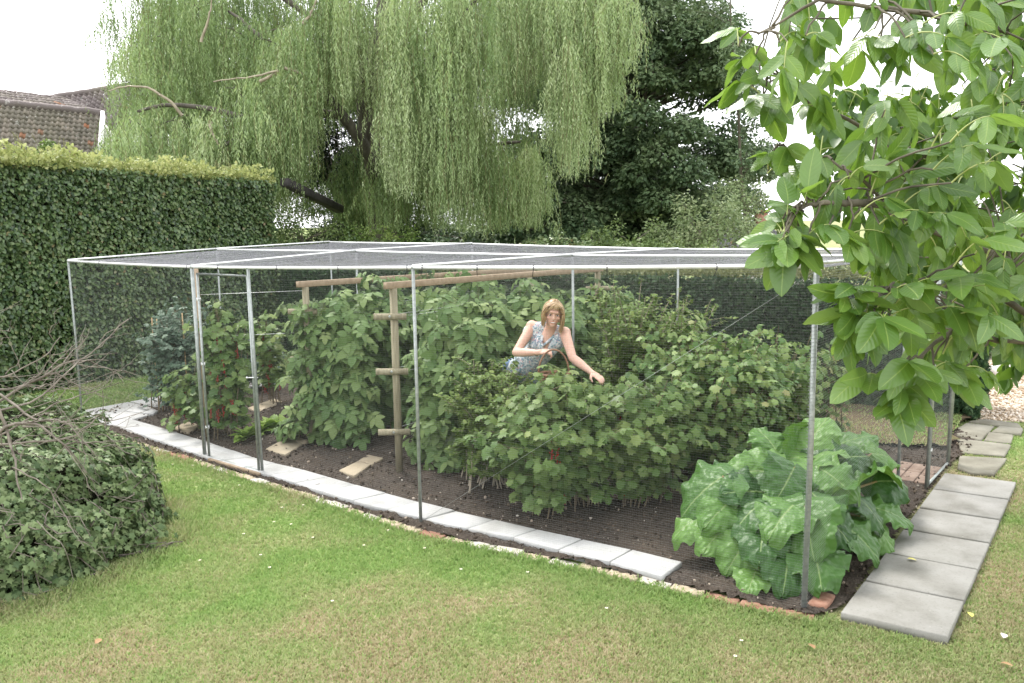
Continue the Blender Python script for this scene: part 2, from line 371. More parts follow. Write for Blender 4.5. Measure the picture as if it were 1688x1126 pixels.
def m_grass(name, blade):
    b = NB(name); p = b.pos()
    big = b.noise(.42, 3, None, .6, .4); mid = b.noise(1.9, 4, None, .6); fine = b.noise(28, 3)
    sep = b.n('ShaderNodeSeparateXYZ', Vector=p)
    near = b.rng(sep.outputs[1], 5.6, 3.6, 0., .26)                      # worn dry turf in the foreground
    dry = b.math('ADD', b.math('ADD', b.math('MULTIPLY', big, .75), b.math('MULTIPLY', mid, .5)), near)
    right = b.rng(sep.outputs[0], 1.5, 4.0, 0., .10); dry = b.math('ADD', dry, right)
    g = b.ramp(fine, [(.25, (.18, .285, .080)), (.5, (.28, .41, .132)), (.8, (.40, .50, .20))])
    s = b.ramp(fine, [(.25, (.36, .31, .17)), (.55, (.49, .43, .27)), (.85, (.60, .53, .37))])
    f = b.rng(dry, .60, .84)
    if blade: f = b.math('MULTIPLY', f, b.math('GREATER_THAN', b.attr(), .22)); 
    col = b.mix(f, g, s)
    if blade:
        col = b.mix(b.rng(b.attr(), .9, 1.0, 0, .6), col, (.33, .36, .12))
        pr = b.bsdf(col, .5, 0, .3); tr = b.n('ShaderNodeBsdfTranslucent'); b.set(tr.inputs['Color'], col)
        ms = b.n('ShaderNodeMixShader'); ms.inputs[0].default_value = .42; b.t.links.new(pr, ms.inputs[1]); b.t.links.new(tr.outputs[0], ms.inputs[2])
        return b.done(ms.outputs[0])
    col = b.mix(.5, col, (.09, .085, .04))
    return b.done(b.bsdf(col, .95, 0, .1, b.bump(fine, .02)))
M['lawn'] = m_grass('lawn_ground', False); M['blade'] = m_grass('grass_blade', True)
def m_soil():
    b = NB('dark_garden_soil'); n1 = b.noise(2.5, 4); n2 = b.noise(45, 5, None, .7); v = b.vor(55)
    col = b.ramp(n2, [(.25, (.034, .027, .022)), (.5, (.072, .059, .049)), (.72, (.13, .11, .092))])
    col = b.mix(b.rng(n1, .4, .7, 0, .5), col, (.10, .078, .058))
    col = b.mix(b.rng(v, .11, .05, 0, .7), col, (.26, .21, .16))
    return b.done(b.bsdf(col, .95, 0, .15, b.bump(b.math('ADD', n2, b.math('MULTIPLY', v, .5)), .02)))
M['soil'] = m_soil()
def m_clod():
    b = NB('soil_clod'); t = b.attr(); col = b.ramp(t, [(0, (.03, .022, .017)), (.6, (.075, .058, .044)), (.88, (.14, .11, .08)), (.93, (.34, .28, .22)), (1, (.5, .46, .4))])
    return b.done(b.bsdf(col, .9, 0, .2, b.bump(b.noise(120, 3), .003)))
M['clod'] = m_clod()
def m_drysoil():
    b = NB('dry_earth'); n = b.noise(6, 5, None, .65); n2 = b.noise(50, 4)
    col = b.ramp(n, [(.3, (.075, .055, .036)), (.5, (.125, .095, .06)), (.66, (.085, .095, .035))])
    col = b.mix(b.rng(n2, .45, .75, 0, .5), col, (.19, .155, .10)); return b.done(b.bsdf(col, .95, 0, .1, b.bump(n2, .02)))
M['drysoil'] = m_drysoil()
def m_gravel():
    b = NB('pale_gravel'); x = b.n('ShaderNodeTexVoronoi'); x.inputs['Scale'].default_value = 34; b.set(x.inputs['Vector'], b.pos())
    sp = b.n('ShaderNodeSeparateColor'); b.t.links.new(x.outputs['Color'], sp.inputs[0])
    col = b.ramp(sp.outputs[0], [(.0, (.30, .22, .15)), (.4, (.48, .38, .27)), (.7, (.60, .52, .42)), (1, (.66, .62, .56))])
    return b.done(b.bsdf(col, .8, 0, .3, b.bump(b.math('MULTIPLY', x.outputs['Distance'], -1.), .02)))
M['gravel'] = m_gravel()
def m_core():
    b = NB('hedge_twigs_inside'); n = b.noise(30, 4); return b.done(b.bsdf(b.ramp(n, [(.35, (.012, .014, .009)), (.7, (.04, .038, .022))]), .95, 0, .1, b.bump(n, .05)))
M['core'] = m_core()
def m_tile(name, c1, c2, c3):
    b = NB(name); n = b.noise(.9, 4); n2 = b.noise(7, 3); t = b.attr()
    col = b.ramp(t, [(0, c1), (.6, c2), (.975, c3), (.985, (.30, .14, .08)), (1, (.36, .17, .10))])
    col = b.mix(b.rng(n, .45, .7, 0, .45), col, (.20, .19, .13)); col = b.mix(b.rng(n2, .62, .72, 0, .8), col, (.46, .45, .42))
    return b.done(b.bsdf(col, .85, 0, .3, b.bump(b.noise(20, 3), .01)))
M['tileold'] = m_tile('old_mossy_pantile', (.15, .135, .11), (.20, .18, .15), (.25, .215, .18))
M['tiledark'] = m_tile('dark_red_pantile', (.12, .10, .095), (.165, .14, .135), (.21, .18, .17))
M['tilegrey'] = m_tile('grey_slate', (.16, .16, .17), (.24, .24, .25), (.33, .32, .31))
def m_skin():
    b = NB('skin'); n = b.noise(40, 3); t = b.attr()
    col = b.ramp(n, [(.3, (.54, .33, .25)), (.7, (.62, .40, .31))]); col = b.mix(t, col, (.42, .10, .09))
    return b.done(b.bsdf(col, .5, 0, .4, b.bump(n, .0008), Subsurface_Weight=.15, Subsurface_Scale=.02))
M['skin'] = m_skin()
b = NB('blonde_hair'); M['hair'] = b.done(b.bsdf(b.ramp(b.attr(), [(0, (.15, .085, .04)), (.35, (.30, .19, .09)), (.7, (.46, .32, .17)), (1, (.62, .48, .30))]), .4, 0, .5))
def m_blouse():
    b = NB('floral_blouse'); x = b.n('ShaderNodeTexVoronoi'); x.inputs['Scale'].default_value = 75; b.set(x.inputs['Vector'], b.pos())
    sp = b.n('ShaderNodeSeparateColor'); b.t.links.new(x.outputs['Color'], sp.inputs[0])
    col = b.ramp(sp.outputs[0], [(0, (.42, .45, .47)), (.3, (.54, .56, .56)), (.45, (.17, .27, .32)), (.64, (.30, .40, .43)), (.74, (.46, .31, .32)), (.84, (.22, .25, .33)), (.9, (.66, .66, .66))])
    col.node.color_ramp.interpolation = 'CONSTANT'
    return b.done(b.bsdf(col, .8, 0, .2, b.bump(b.noise(25, 3), .006)))
M['blouse'] = m_blouse()
M['jeans'] = simple('blue_denim', (.10, .16, .27), (.17, .25, .38), 40, .85, .001)
M['plumtop'] = simple('plum_undershirt', (.09, .02, .07), (.12, .03, .09), 20, .8, .001)
M['eye'] = simple('eye_dark', (.03, .025, .02), (.04, .03, .03), 9, .15, .0001)
M['eyewhite'] = simple('eye_white', (.7, .68, .66), (.75, .73, .7), 9, .3, .0001)
M['teeth'] = simple('teeth', (.75, .72, .66), (.8, .78, .72), 9, .3, .0001)
M['shoe'] = simple('dark_shoe', (.03, .03, .03), (.05, .05, .05), 9, .6, .001)
# ---------------------------------------------------------------- ground, paving
S2 = nrm([.605, .796]); E2 = nrm([.79, -.61])           # the cage's two directions on the ground
def xy(u, v, z=0.): return P(u, v, z)[:2]
def xyd(u, v, d): return D(u, v, d)[:2]
def resample(pts, n):
    pts = np.asarray(pts, float); s = np.concatenate([[0], np.cumsum(np.linalg.norm(np.diff(pts, axis=0), axis=1))])
    t = np.linspace(0, s[-1], n+1); return np.stack([np.interp(t, s, pts[:, k]) for k in range(pts.shape[1])], 1)
def plen(pts): return float(np.sum(np.linalg.norm(np.diff(np.asarray(pts), axis=0), axis=1)))

P0 = xy(135, 685); P1 = xy(338, 757); P2 = xy(694, 866); P3 = xy(1325, 1008); B3 = xy(1563, 768); M3 = xy(1479, 813)
B0 = P0+S2*4.2; M0 = P0+S2*2.1
B1 = xyd(778, 401, 12.05); B2 = xyd(1118, 411, 10.1); M1 = xyd(587, 414, 10.4); M2 = xyd(944, 421, 8.5)

# lawn sheet: fine near, coarse to the horizon
xs = np.concatenate([[-900, -200, -60, -25], np.arange(-14, 14.01, .5), [25, 60, 200, 900]]); ys = np.concatenate([[-900, -100, -20], np.arange(-6, 24.01, .5), [40, 100, 300, 1200]])
X, Y = np.meshgrid(xs, ys); Z = np.zeros_like(X); nx, ny = len(xs), len(ys)
i, j = np.meshgrid(np.arange(nx-1), np.arange(ny-1)); q = (j*nx+i).ravel()
tag(mk('ground', np.stack([X, Y, Z], -1), [np.stack([q, q+1, q+nx+1, q+nx], -1)], M['lawn']), kind='structure')

brick_px = [(105, 698), (196, 719), (280, 744), (336, 762), (425, 789), (504, 813), (617, 850), (700, 876), (780, 893), (860, 909), (960, 930), (1060, 953), (1170, 977), (1260, 998), (1343, 1016)]
brick_line = np.array([xy(u, v, .03) for u, v in brick_px])
path_in = [xy(1389, 1009), xy(1558, 781)]
# soil bed
bed = list(brick_line)+[xy(1395, 1008)]+[path_in[1]]+[B3+E2*.05+S2*.1]+[np.array([5.0, 8.6]), np.array([4.7, 9.9]), B2+S2*.6, B0+S2*.05, xy(330, 640)+S2*.6, P0+S2*2.0, P0]
bed = np.array(bed)
st = .035
gx = np.arange(bed[:, 0].min(), bed[:, 0].max(), st); gy = np.arange(bed[:, 1].min(), bed[:, 1].max(), st)
X, Y = np.meshgrid(gx, gy); ins = inpoly(X, Y, bed)
Zs = .012+.05*(fbm(X*2.2, Y*2.2, 3)-.45)+.045*(fbm(X*9, Y*9, 9)-.45)+.02*rng.random(X.shape)
Zs = np.maximum(Zs, .006)
q = (np.arange(len(gy)-1)[:, None]*len(gx)+np.arange(len(gx)-1)[None]); ok = ins[:-1, :-1] & ins[1:, :-1] & ins[:-1, 1:] & ins[1:, 1:]
q = q[ok]; W = len(gx); used = np.unique(np.concatenate([q, q+1, q+W, q+W+1])); re = np.full(X.size, -1); re[used] = np.arange(len(used))
Vs = np.stack([X.ravel(), Y.ravel(), Zs.ravel()], -1)[used]
tag(mk('soil', Vs, [re[np.stack([q, q+1, q+W+1, q+W], -1)]], M['soil'], smooth=True), kind='structure')
def soil_z(x, y): return .012+.05*(fbm(np.array([x*2.2]), np.array([y*2.2]), 3)[0]-.45)
def sheet(name, poly, z0, amp, mat, seed, st=.05, edge=.12):
    poly = np.asarray(poly, float); gx = np.arange(poly[:, 0].min()-.2, poly[:, 0].max()+.2, st); gy = np.arange(poly[:, 1].min()-.2, poly[:, 1].max()+.2, st); X, Y = np.meshgrid(gx, gy)
    a = inpoly(X+edge*(vnoise(X*5, Y*5, seed)-.5)*2, Y+edge*(vnoise(X*5+40, Y*5, seed)-.5)*2, poly); Z = z0+amp*(fbm(X*3, Y*3, seed)-.45)
    q = (np.arange(len(gy)-1)[:, None]*len(gx)+np.arange(len(gx)-1)[None])[a[:-1, :-1]]; W = len(gx); u_ = np.unique(np.concatenate([q, q+1, q+W, q+W+1])); re_ = np.full(X.size, -1); re_[u_] = np.arange(len(u_))
    return mk(name, np.stack([X.ravel(), Y.ravel(), Z.ravel()], -1)[u_], [re_[np.stack([q, q+1, q+W+1, q+W], -1)]], mat, smooth=True)
# clods and pebbles on the soil
SLABPOLY = np.concatenate([[xy(u, v, .05) for u, v in [(160, 692), (290, 735), (336, 752), (467, 789), (511, 804), (566, 821), (686, 852), (775, 872), (860, 889), (909, 904), (998, 924), (1091, 951)]], [xy(u, v, .05) for u, v in [(214, 689), (336, 726), (434, 758), (494, 771), (598, 802), (694, 827), (792, 851), (860, 866), (949, 886), (1037, 904), (1126, 926)]][::-1]])
n = 16000; x = rng.uniform(bed[:, 0].min(), bed[:, 0].max(), n*2); y = rng.uniform(bed[:, 1].min(), 11, n*2); k = inpoly(x, y, bed); k &= ~inpoly(x, y, SLABPOLY); x, y = x[k][:n], y[k][:n]
bv, bf = ball((0, 0, 0), 1, 5, 2); r = .003+.012*rng.random(len(x))**3; nb = len(bv)
sc = rng.uniform(.6, 1.3, (len(x), 3)); V = bv[None]*(1+.25*rng.normal(size=(len(x), nb, 1)))*r[:, None, None]*sc[:, None]+np.stack([x, y, .03+.045*(fbm(x*9, y*9, 9)-.45)+r*.3], -1)[:, None]
off = (np.arange(len(x))*nb)[:, None, None]
tag(mk('soil_clods', V.reshape(-1, 3), [(f[None]+off).reshape(-1, f.shape[1]) for f in bf], M['clod'], tint=np.repeat(rng.random(len(x)), nb)), 'dark clods and small pale stones scattered over the soil bed', 'soil clods', kind='stuff')

ORD = ['', 'first', 'second', 'third', 'fourth', 'fifth', 'sixth', 'seventh', 'eighth', 'ninth', 'tenth', 'eleventh', 'twelfth', 'thirteenth', 'fourteenth', 'fifteenth', 'sixteenth', 'seventeenth', 'eighteenth', 'nineteenth', 'twentieth']
def ordinal(n):
    if n <= 20: return ORD[n]
    if n % 10 == 0: return {30: 'thirtieth', 40: 'fortieth', 50: 'fiftieth', 60: 'sixtieth'}[n]
    return {2: 'twenty', 3: 'thirty', 4: 'forty', 5: 'fifty', 6: 'sixty'}[n//10]+' '+ORD[n % 10]
def slab(poly, z0, z1, mat, label, group, name='paving_slab', cat='paving slab', bev=.006, wob=.0015):
    poly = np.asarray(poly)[:, :2]; c = poly.mean(0); a = Acc(); a.add(prism(poly, z0, z1, bev, wob), rng.random())
    return tag(a.build(name, mat, loc=(c[0], c[1], 0)), label, cat, group)
def shrink(poly, d):
    poly = np.asarray(poly, float)[:, :2]; c = poly.mean(0); v = poly-c; return c+v*(1-d/np.maximum(np.linalg.norm(v, axis=1, keepdims=True), .01))

# row of pale slabs inside the front edge
backe = np.array([xy(u, v, .05) for u, v in [(214, 689), (336, 726), (434, 758), (494, 771), (598, 802), (694, 827), (792, 851), (860, 866), (949, 886), (1037, 904), (1126, 926)]])
fronte = np.array([xy(u, v, .05) for u, v in [(160, 692), (290, 735), (336, 752), (467, 789), (511, 804), (566, 821), (686, 852), (775, 872), (860, 889), (909, 904), (998, 924), (1091, 951)]])
ns = 19
fb, ff = resample(backe, ns), resample(fronte, ns)
for k in range(ns):
    poly = shrink([ff[k], ff[k+1], fb[k+1], fb[k]], .008)
    n = ns-k; e = ' with a small hole in it' if k == ns-1 else ''
    slab(poly, .0, .05+rng.uniform(-.003, .003), M['slabwhite'], '%s pale concrete slab from the right end of the row along the cage front%s' % (ordinal(n), e), 'pale slabs along the cage front')
# left: short row inside and the path outside the cage
for k, pl in enumerate([[(160, 691), (203, 678), (250, 683), (214, 692)], [(205, 677), (238, 668), (262, 677), (252, 682)]]):
    slab(shrink([xy(u, v, .05) for u, v in pl], .01), 0, .05, M['slabwhite'], ['pale slab at the left corner of the cage, turning away from the front row', 'pale slab behind the corner slab, beside the blueberry bush'][k], 'pale slabs at the left corner')
q0 = xy(118, 680, .03); q1 = xy(157, 690, .03); wv = q1-q0
for k in range(9):
    a = q0+S2*(.78*k); poly = [a, a+S2*.75, a+S2*.75+wv, a+wv]
    slab(poly, 0, .035, M['slabwhite'], '%s pale slab of the path beside the tall hedge, counted from the front' % ordinal(k+1), 'pale slabs of the left path')
# right: six grey slabs
c = [xy(1385, 1011, .05), xy(1562, 1052, .05), xy(1675, 794, .05), xy(1558, 779, .05)]
names = ['large grey slab nearest the camera, first of the right hand path', 'second grey slab of the right hand path, with a fallen leaf', 'third grey slab of the right hand path', 'fourth grey slab of the right hand path', 'fifth grey slab of the right hand path', 'farthest of the six grey slabs, beside the side gate']
def lerp(a, b, t): return np.asarray(a)*(1-t)+np.asarray(b)*t
for k in range(6):
    t0, t1 = k/6+.0045, (k+1)/6-.0045
    slab([lerp(c[0], c[3], t0), lerp(c[1], c[2], t0), lerp(c[1], c[2], t1), lerp(c[0], c[3], t1)], 0, .05+rng.uniform(-.004, .004), M['slabgrey'], names[k], 'grey slabs of the right hand path')
# old stones beyond
st = [([(1581, 750), (1661, 755), (1640, 782), (1600, 780), (1577, 771)], 'rough edged old stone just beyond the grey slab path'),
      ([(1576, 722), (1668, 733), (1658, 751), (1584, 745)], 'long weathered stone lying across the path beyond the rough edged one'),
      ([(1573, 707), (1592, 696), (1640, 702), (1618, 726), (1577, 717)], 'pale old stone on the left of the pair before the gravel'),
      ([(1628, 713), (1672, 716), (1668, 730), (1621, 725)], 'whitish small stone on the right of the pair before the gravel'),
      ([(1646, 703), (1688, 707), (1684, 716), (1633, 712)], 'grey stone behind the whitish small stone'),
      ([(1594, 695), (1622, 690), (1680, 697), (1688, 706), (1645, 701)], 'farthest old stone, next to the gravel')]
for pl, lb in st: slab(shrink([xy(u, v, .03) for u, v in pl], .01), 0, .03+rng.uniform(0, .01), M['slabstone'], lb, 'old stones towards the gravel', 'stepping_stone', 'stepping stone', .012, .004)
# tan stepping slabs in the bed
st = [([(437, 740), (470, 722), (500, 731), (470, 749)], 'tan slab on the soil left of the first raspberry row'),
      ([(470, 722), (484, 716), (510, 726), (500, 731)], 'tan slab behind another, beside the foot of the first raspberry row'),
      ([(558, 775), (590, 760), (612, 765), (583, 784)], 'nearer tan slab on the soil between the two raspberry rows'),
      ([(590, 759), (607, 748), (633, 755), (613, 765)], 'farther tan slab on the soil between the two raspberry rows'),
      ([(408, 672), (452, 657), (466, 661), (425, 679)], 'tan slab far back behind the lettuces'),
      ([(283, 705), (310, 694), (332, 700), (310, 712)], 'tan slab at the foot of the red currant bush')]
for pl, lb in st: slab(shrink([xy(u, v, .045) for u, v in pl], .006), 0, .045, M['slabtan'], lb, 'tan stepping slabs in the bed', 'stepping_slab', 'stepping slab', .006, .003)
# brick edging
nb_ = int(plen(brick_line)/.222); bl = resample(brick_line, nb_)
for k in range(nb_):
    a, b = bl[k], bl[k+1]; t = nrm(b-a); s = np.array([-t[1], t[0]]); w = .042; a = a+t*.006+s*rng.normal(0, .003); b = b-t*.006
    r = rng.random(); right = k > nb_*.8
    mk_, cn = (('brickred', 'red') if r < (.6 if right else .1) else (('brickbuff', 'buff') if r < .62 or (right and r < .85) else ('brickpale', 'pale lichened')))
    slab([a-s*w, b-s*w, b+s*w, a+s*w], -.03, .020+rng.uniform(-.006, .006), M[mk_], '%s brick, %s from the right end of the lawn edging' % (cn, ordinal(nb_-k)), 'bricks edging the lawn', 'edging_brick', 'brick', .006, .002)
a = P3+np.array([.14, .10]); s = S2; t = E2
slab([a-s*.105-t*.05, a-s*.105+t*.06, a+s*.11+t*.06, a+s*.11-t*.05], -.03, .04, M['brickred'], 'worn red brick set crosswise beside the front right corner pole', 'bricks edging the lawn', 'edging_brick', 'brick', .012, .003)
# paving bricks just inside the right hand gate
a0 = xy(1483, 793); k = 0
wh = ['front left', 'front middle', 'front right', 'back left', 'back middle', 'back right']
for r in range(2):
    for cidx in range(3):
        a = a0+S2*(.30*r)+E2*(.125*cidx-.12)-S2*.05; poly = [a, a+E2*.118, a+E2*.118+S2*.29, a+S2*.29]
        slab(poly, 0, .038, M['brickold'], '%s one of six worn paving bricks inside the side gate' % wh[k], 'paving bricks inside the side gate', 'paving_brick', 'brick', .006, .002); k += 1
# gravel and dry earth
gp = np.array([xy(1588, 693), xy(1688, 697), xy(1900, 700), xy(2000, 640), xy(1700, 560), xy(1570, 600)])
def flat(name, poly, z, mat, sub=1):
    n = len(poly); V = np.concatenate([poly, np.full((n, 1), z)], 1); return mk(name, V, [np.array([np.arange(n)])], mat)
gsh = flat('gravel', gp, .008, M['gravel']); tag(gsh, kind='structure')
n = 9000; x = rng.uniform(gp[:, 0].min(), gp[:, 0].max(), n*3); y = rng.uniform(gp[:, 1].min(), 16, n*3); k = inpoly(x, y, gp); x, y = x[k][:n], y[k][:n]
r = rng.uniform(.010, .024, len(x)); V = bv[None]*(1+.2*rng.normal(size=(len(x), nb, 1)))*r[:, None, None]*np.array([1, 1, .7])+np.stack([x, y, .008+r*.4], -1)[:, None]; off = (np.arange(len(x))*nb)[:, None, None]
b_ = NB('gravel_stone'); M['gstone'] = b_.done(b_.bsdf(b_.ramp(b_.attr(), [(0, (.28, .20, .13)), (.4, (.46, .36, .25)), (.7, (.60, .50, .40)), (1, (.70, .66, .6))]), .7, 0, .4))
tag(mk('gravel_stones', V.reshape(-1, 3), [(f[None]+off).reshape(-1, f.shape[1]) for f in bf], M['gstone'], tint=np.repeat(rng.random(len(x)), nb)), 'loose pale brown gravel beyond the old stones', 'gravel', kind='stuff')
de = np.array([xy(1340, 668), xy(1590, 690), xy(1560, 745), xy(1490, 745), xy(1360, 735)])
tag(sheet('dry_earth', de, .066, .04, M['drysoil'], 77), kind='structure')

# ---------------------------------------------------------------- grass
lawn_ex = [np.array([ff[0], ff[-1], fb[-1], fb[0]])]
rightpath = np.array([c[0]-E2*.03, c[1], c[2], c[3]])
def gblades(n, ymin, ymax, hgt, wid, reg=None, expo=1.0):
    u = np.where(rng.random(n) < .84, rng.uniform(-40, 1730, n), rng.uniform(-400, 2300, n)); v = 378+ (rng.uniform((3217/ymax), (3217/ymin), n))
    r = _F[None]*FPX + (u-CX)[:, None]*_R - (v-CY)[:, None]*_U; t = -CAMH/r[:, 2]; return (CAMP+r*t[:, None])[:, :2]
def make_grass():
    pts = gblades(620000, 3.4, 20, 0, 0)
    ind = inpoly(pts[:, 0], pts[:, 1], de) & (rng.random(len(pts)) < .45*fbm(pts[:, 0]*3, pts[:, 1]*3, 8)*2)
    k = (~inpoly(pts[:, 0], pts[:, 1], bed) | ind) & ~inpoly(pts[:, 0], pts[:, 1], rightpath) & ~inpoly(pts[:, 0], pts[:, 1], gp) & (np.abs(pts[:, 0]) < 9)
    pts = pts[k]; d = np.linalg.norm(pts, axis=1); n = len(pts)
    dense = fbm(pts[:, 0]*1.6, pts[:, 1]*1.6, 21)
    h = (.011+.010*rng.random(n))*(.55+.9*dense)*(1+.05*d); wd = (.0018+.0007*d)*rng.uniform(.7, 1.3, n)
    # longer tufts at the bed edge and round the ivy mound
    e = np.min(np.linalg.norm(pts[:, None]-resample(brick_line, 60)[None], axis=2), axis=1); h *= 1+1.0*np.exp(-((e-.07)/.05)**2)
    md = np.hypot((pts[:, 0]-MOUND[0])/MOUND[2], (pts[:, 1]-MOUND[1])/MOUND[3]); h *= 1+1.8*np.exp(-((md-1.06)/.10)**2)
    keep = md > .93; pts, h, wd = pts[keep], h[keep], wd[keep]; n = len(pts)
    a = rng.uniform(0, 2*PI, n); lean = rng.uniform(.1, 1.1, n)*h; la = rng.uniform(0, 2*PI, n)
    s = np.stack([np.cos(a), np.sin(a), np.zeros(n)], -1)*wd[:, None]; b = np.concatenate([pts, np.where(inpoly(pts[:, 0], pts[:, 1], de), .065, 0.)[:, None]], 1)
    L = np.stack([np.cos(la)*lean, np.sin(la)*lean, np.zeros(n)], -1); zz = np.array([0, 0, 1.])
    V = np.stack([b-s, b+s, b+s*.7+L*.35+zz*h[:, None]*.55, b-s*.7+L*.35+zz*h[:, None]*.55, b+L+zz*h[:, None]], 1).reshape(-1, 3)
    o = (np.arange(n)*5)[:, None]
    g = mk('grass', V, [np.array([[0, 1, 2, 3]])+o, np.array([[3, 2, 4]])+o], M['blade'], tint=np.repeat(rng.random(n), 5))
    tag(g, 'mown lawn grass, green with dry straw coloured patches', 'grass', kind='stuff')
MOUND = (-4.27, 5.98, 1.56, 1.30, .94)
make_grass()
# daisies and fallen leaves
pz = [(350, 760), (353, 772), (395, 805), (402, 886), (430, 921), (445, 942), (548, 998), (500, 838), (548, 838), (560, 836), (318, 772), (465, 752+90), (540, 834), (700, 910), (640, 880), (330, 930), (870, 950), (1222, 1064), (1212, 1090), (480, 870), (285, 770), (760, 945), (1000, 1010), (600, 905), (516, 892), (452, 866)]
for u, v in pz:
    g = P(u, v, 0); a = Acc()
    for q in range(10):
        an = q*2*PI/10; a.add(leaves([[0, 0, .03]], [[math.cos(an), math.sin(an), .15]], [[0, 0, 1]], .012, tmpl_simple(.4, 0)))
    o = a.build('daisy', M['daisy']); o.location = g; tag(o, 'small white daisy flower standing in the green lawn', 'daisy', 'daisies in the lawn')
    cc = Acc().add(ball((0, 0, .032), (.004, .004, .003), 6, 3)).build('flower_centre', M['daisyc'], o); st_ = Acc().add(tube([(0, 0, 0), (0, 0, .03)], .0008, 4)).build('stem', M['cane'], o)
fl = [(162, 1057, 'deadleaf', 'small brown fallen leaf on the lawn before the ivy mound'), (1338, 1065, 'deadleaf', 'brown fallen leaf on dry grass, below the corner brick'), (1660, 1095, 'deadleaf', 'reddish fallen leaf at the right edge of the lawn'), (1500, 1012, 'yellowleaf', 'yellow leaf on the grass left of nearest grey slab'),
      (1503, 922, 'yellowleaf', 'yellow green leaf lying on the second grey slab'), (1600, 1013, 'yellowleaf', 'yellow leaf on the grass right of nearest grey slab'), (1655, 1048, 'whitestone', 'pale curled leaf on the right hand lawn')]
for u, v, mm, lb in fl:
    zz = .06 if 'second grey' in lb else .035; g = P(u, v, zz); an = rng.uniform(0, 6)
    a = Acc().add(leaves([[-.03*math.cos(an), -.03*math.sin(an), 0]], [[math.cos(an), math.sin(an), .1]], [[.2, 0, 1]], .06, T_OV)); o = a.build('fallen_leaf', M[mm]); o.location = g; tag(o, lb, 'leaf')
# white stone and bricks near the ivy mound
bb = [(108, 742, 'brickpale', 'pale brick half hidden behind the ivy mound, left of the white stone'), (85, 728, 'brickred', 'red brick behind the ivy mound under bare branches'), (140, 752, 'brickbuff', 'buff brick right of the white stone by the mound'), (150, 772, 'brickpale', 'pale brick at the far right foot of the ivy mound')]
for u, v, mm, lb in bb:
    g = P(u, v, 0)[:2]; an = rng.uniform(-.5, .5)+.4; t = np.array([math.cos(an), math.sin(an)]); s = np.array([-t[1], t[0]])
    slab([g-t*.105-s*.05, g+t*.105-s*.05, g+t*.105+s*.05, g-t*.105+s*.05], -.01, .055, M[mm], lb, None, 'loose_brick', 'brick', .01, .003)
g = P(122, 733, 0); Vb, Fb = ball((0, 0, .07), (.14, .09, .09), 9, 6); Vb = Vb+rng.normal(0, .009, Vb.shape); o = mk('white_stone', Vb, Fb, M['whitestone']); o.location = g; tag(o, 'lumpy white stone on the grass behind the ivy mound', 'stone')
# ---------------------------------------------------------------- the fruit cage
def topz(u, v, d): return D(u, v, d)[2]
F_ = [P0, P1, P2, P3]; Ms = [M0, M1, M2, M3]; Bs = [B0, B1, B2, B3]
ftop = [topz(120, 430, P0[1]), topz(328, 440, P1[1]), topz(686, 441, P2[1]), topz(1335, 438, P3[1])]
mtop = [topz(369, 411, M0[1]), topz(587, 414, M1[1]), topz(944, 421, M2[1]), 2.04]
btop = [topz(560, 399, B0[1]), topz(778, 402, B1[1]), topz(1118, 411, B2[1]), 2.06]
def p3(p, z): return np.array([p[0], p[1], z])
rows = [[p3(p, z) for p, z in zip(a, b)] for a, b in ((F_, ftop), (Ms, mtop), (Bs, btop))]
cage = thing('fruit_cage', 'walk-in fruit cage of galvanised poles and fine grey netting over the soft fruit bed', 'fruit cage', p3((F_[0]+B3)/2, 0))
def cp(acc, name, mat, parent=cage, smooth=False):
    o = acc.build(name, M[mat] if isinstance(mat, str) else mat, None, smooth)
    if parent is cage: under(o, cage)
    else: o.parent = parent
    return o
def pole(base, top, r=.016, mat='galv'):
    a = Acc(); a.add(tube([base, lerp(base, top, .5)+rng.normal(0, .004, 3), top], r, 10)); a.add(ball(top, r*1.25, 8, 4)); return cp(a, 'pole', mat)
for k, (r0, z0) in enumerate(zip(rows, (0, 0, 0))):
    for q, t in enumerate(r0):
        rr = .0165 if (k == 0 and q == 3) else .0135
        if k == 0 and q == 1: continue
        pole(p3(t[:2], -.02), t, rr)
# net gathered and tied round the near corner pole
a = Acc(); z = np.arange(.02, 2.0, .022)
for zz in z: a.add(tube([p3(P3, zz)+.0205*np.array([math.cos(w_), math.sin(w_), 0])+np.array([0, 0, .002*math.sin(3*w_)]) for w_ in np.linspace(0, 2*PI, 9)], .0012, 3, False))
cp(a, 'net_wrap', 'netside')
def rail(a, b, r=.0165, n=8, sag=.0):
    pts = [lerp(a, b, t)-np.array([0, 0, sag*4*t*(1-t)]) for t in np.linspace(0, 1, n)]; return cp(Acc().add(tube(pts, r, 8)), 'rail', 'galvrail')
for r_ in rows:
    for q in range(3): rail(r_[q], r_[q+1], .0135, 8, .006)
for q in range(4):
    for k in range(2): rail(rows[k][q]+np.array([0, 0, .012]), rows[k+1][q]+np.array([0, 0, .012]), .0105)
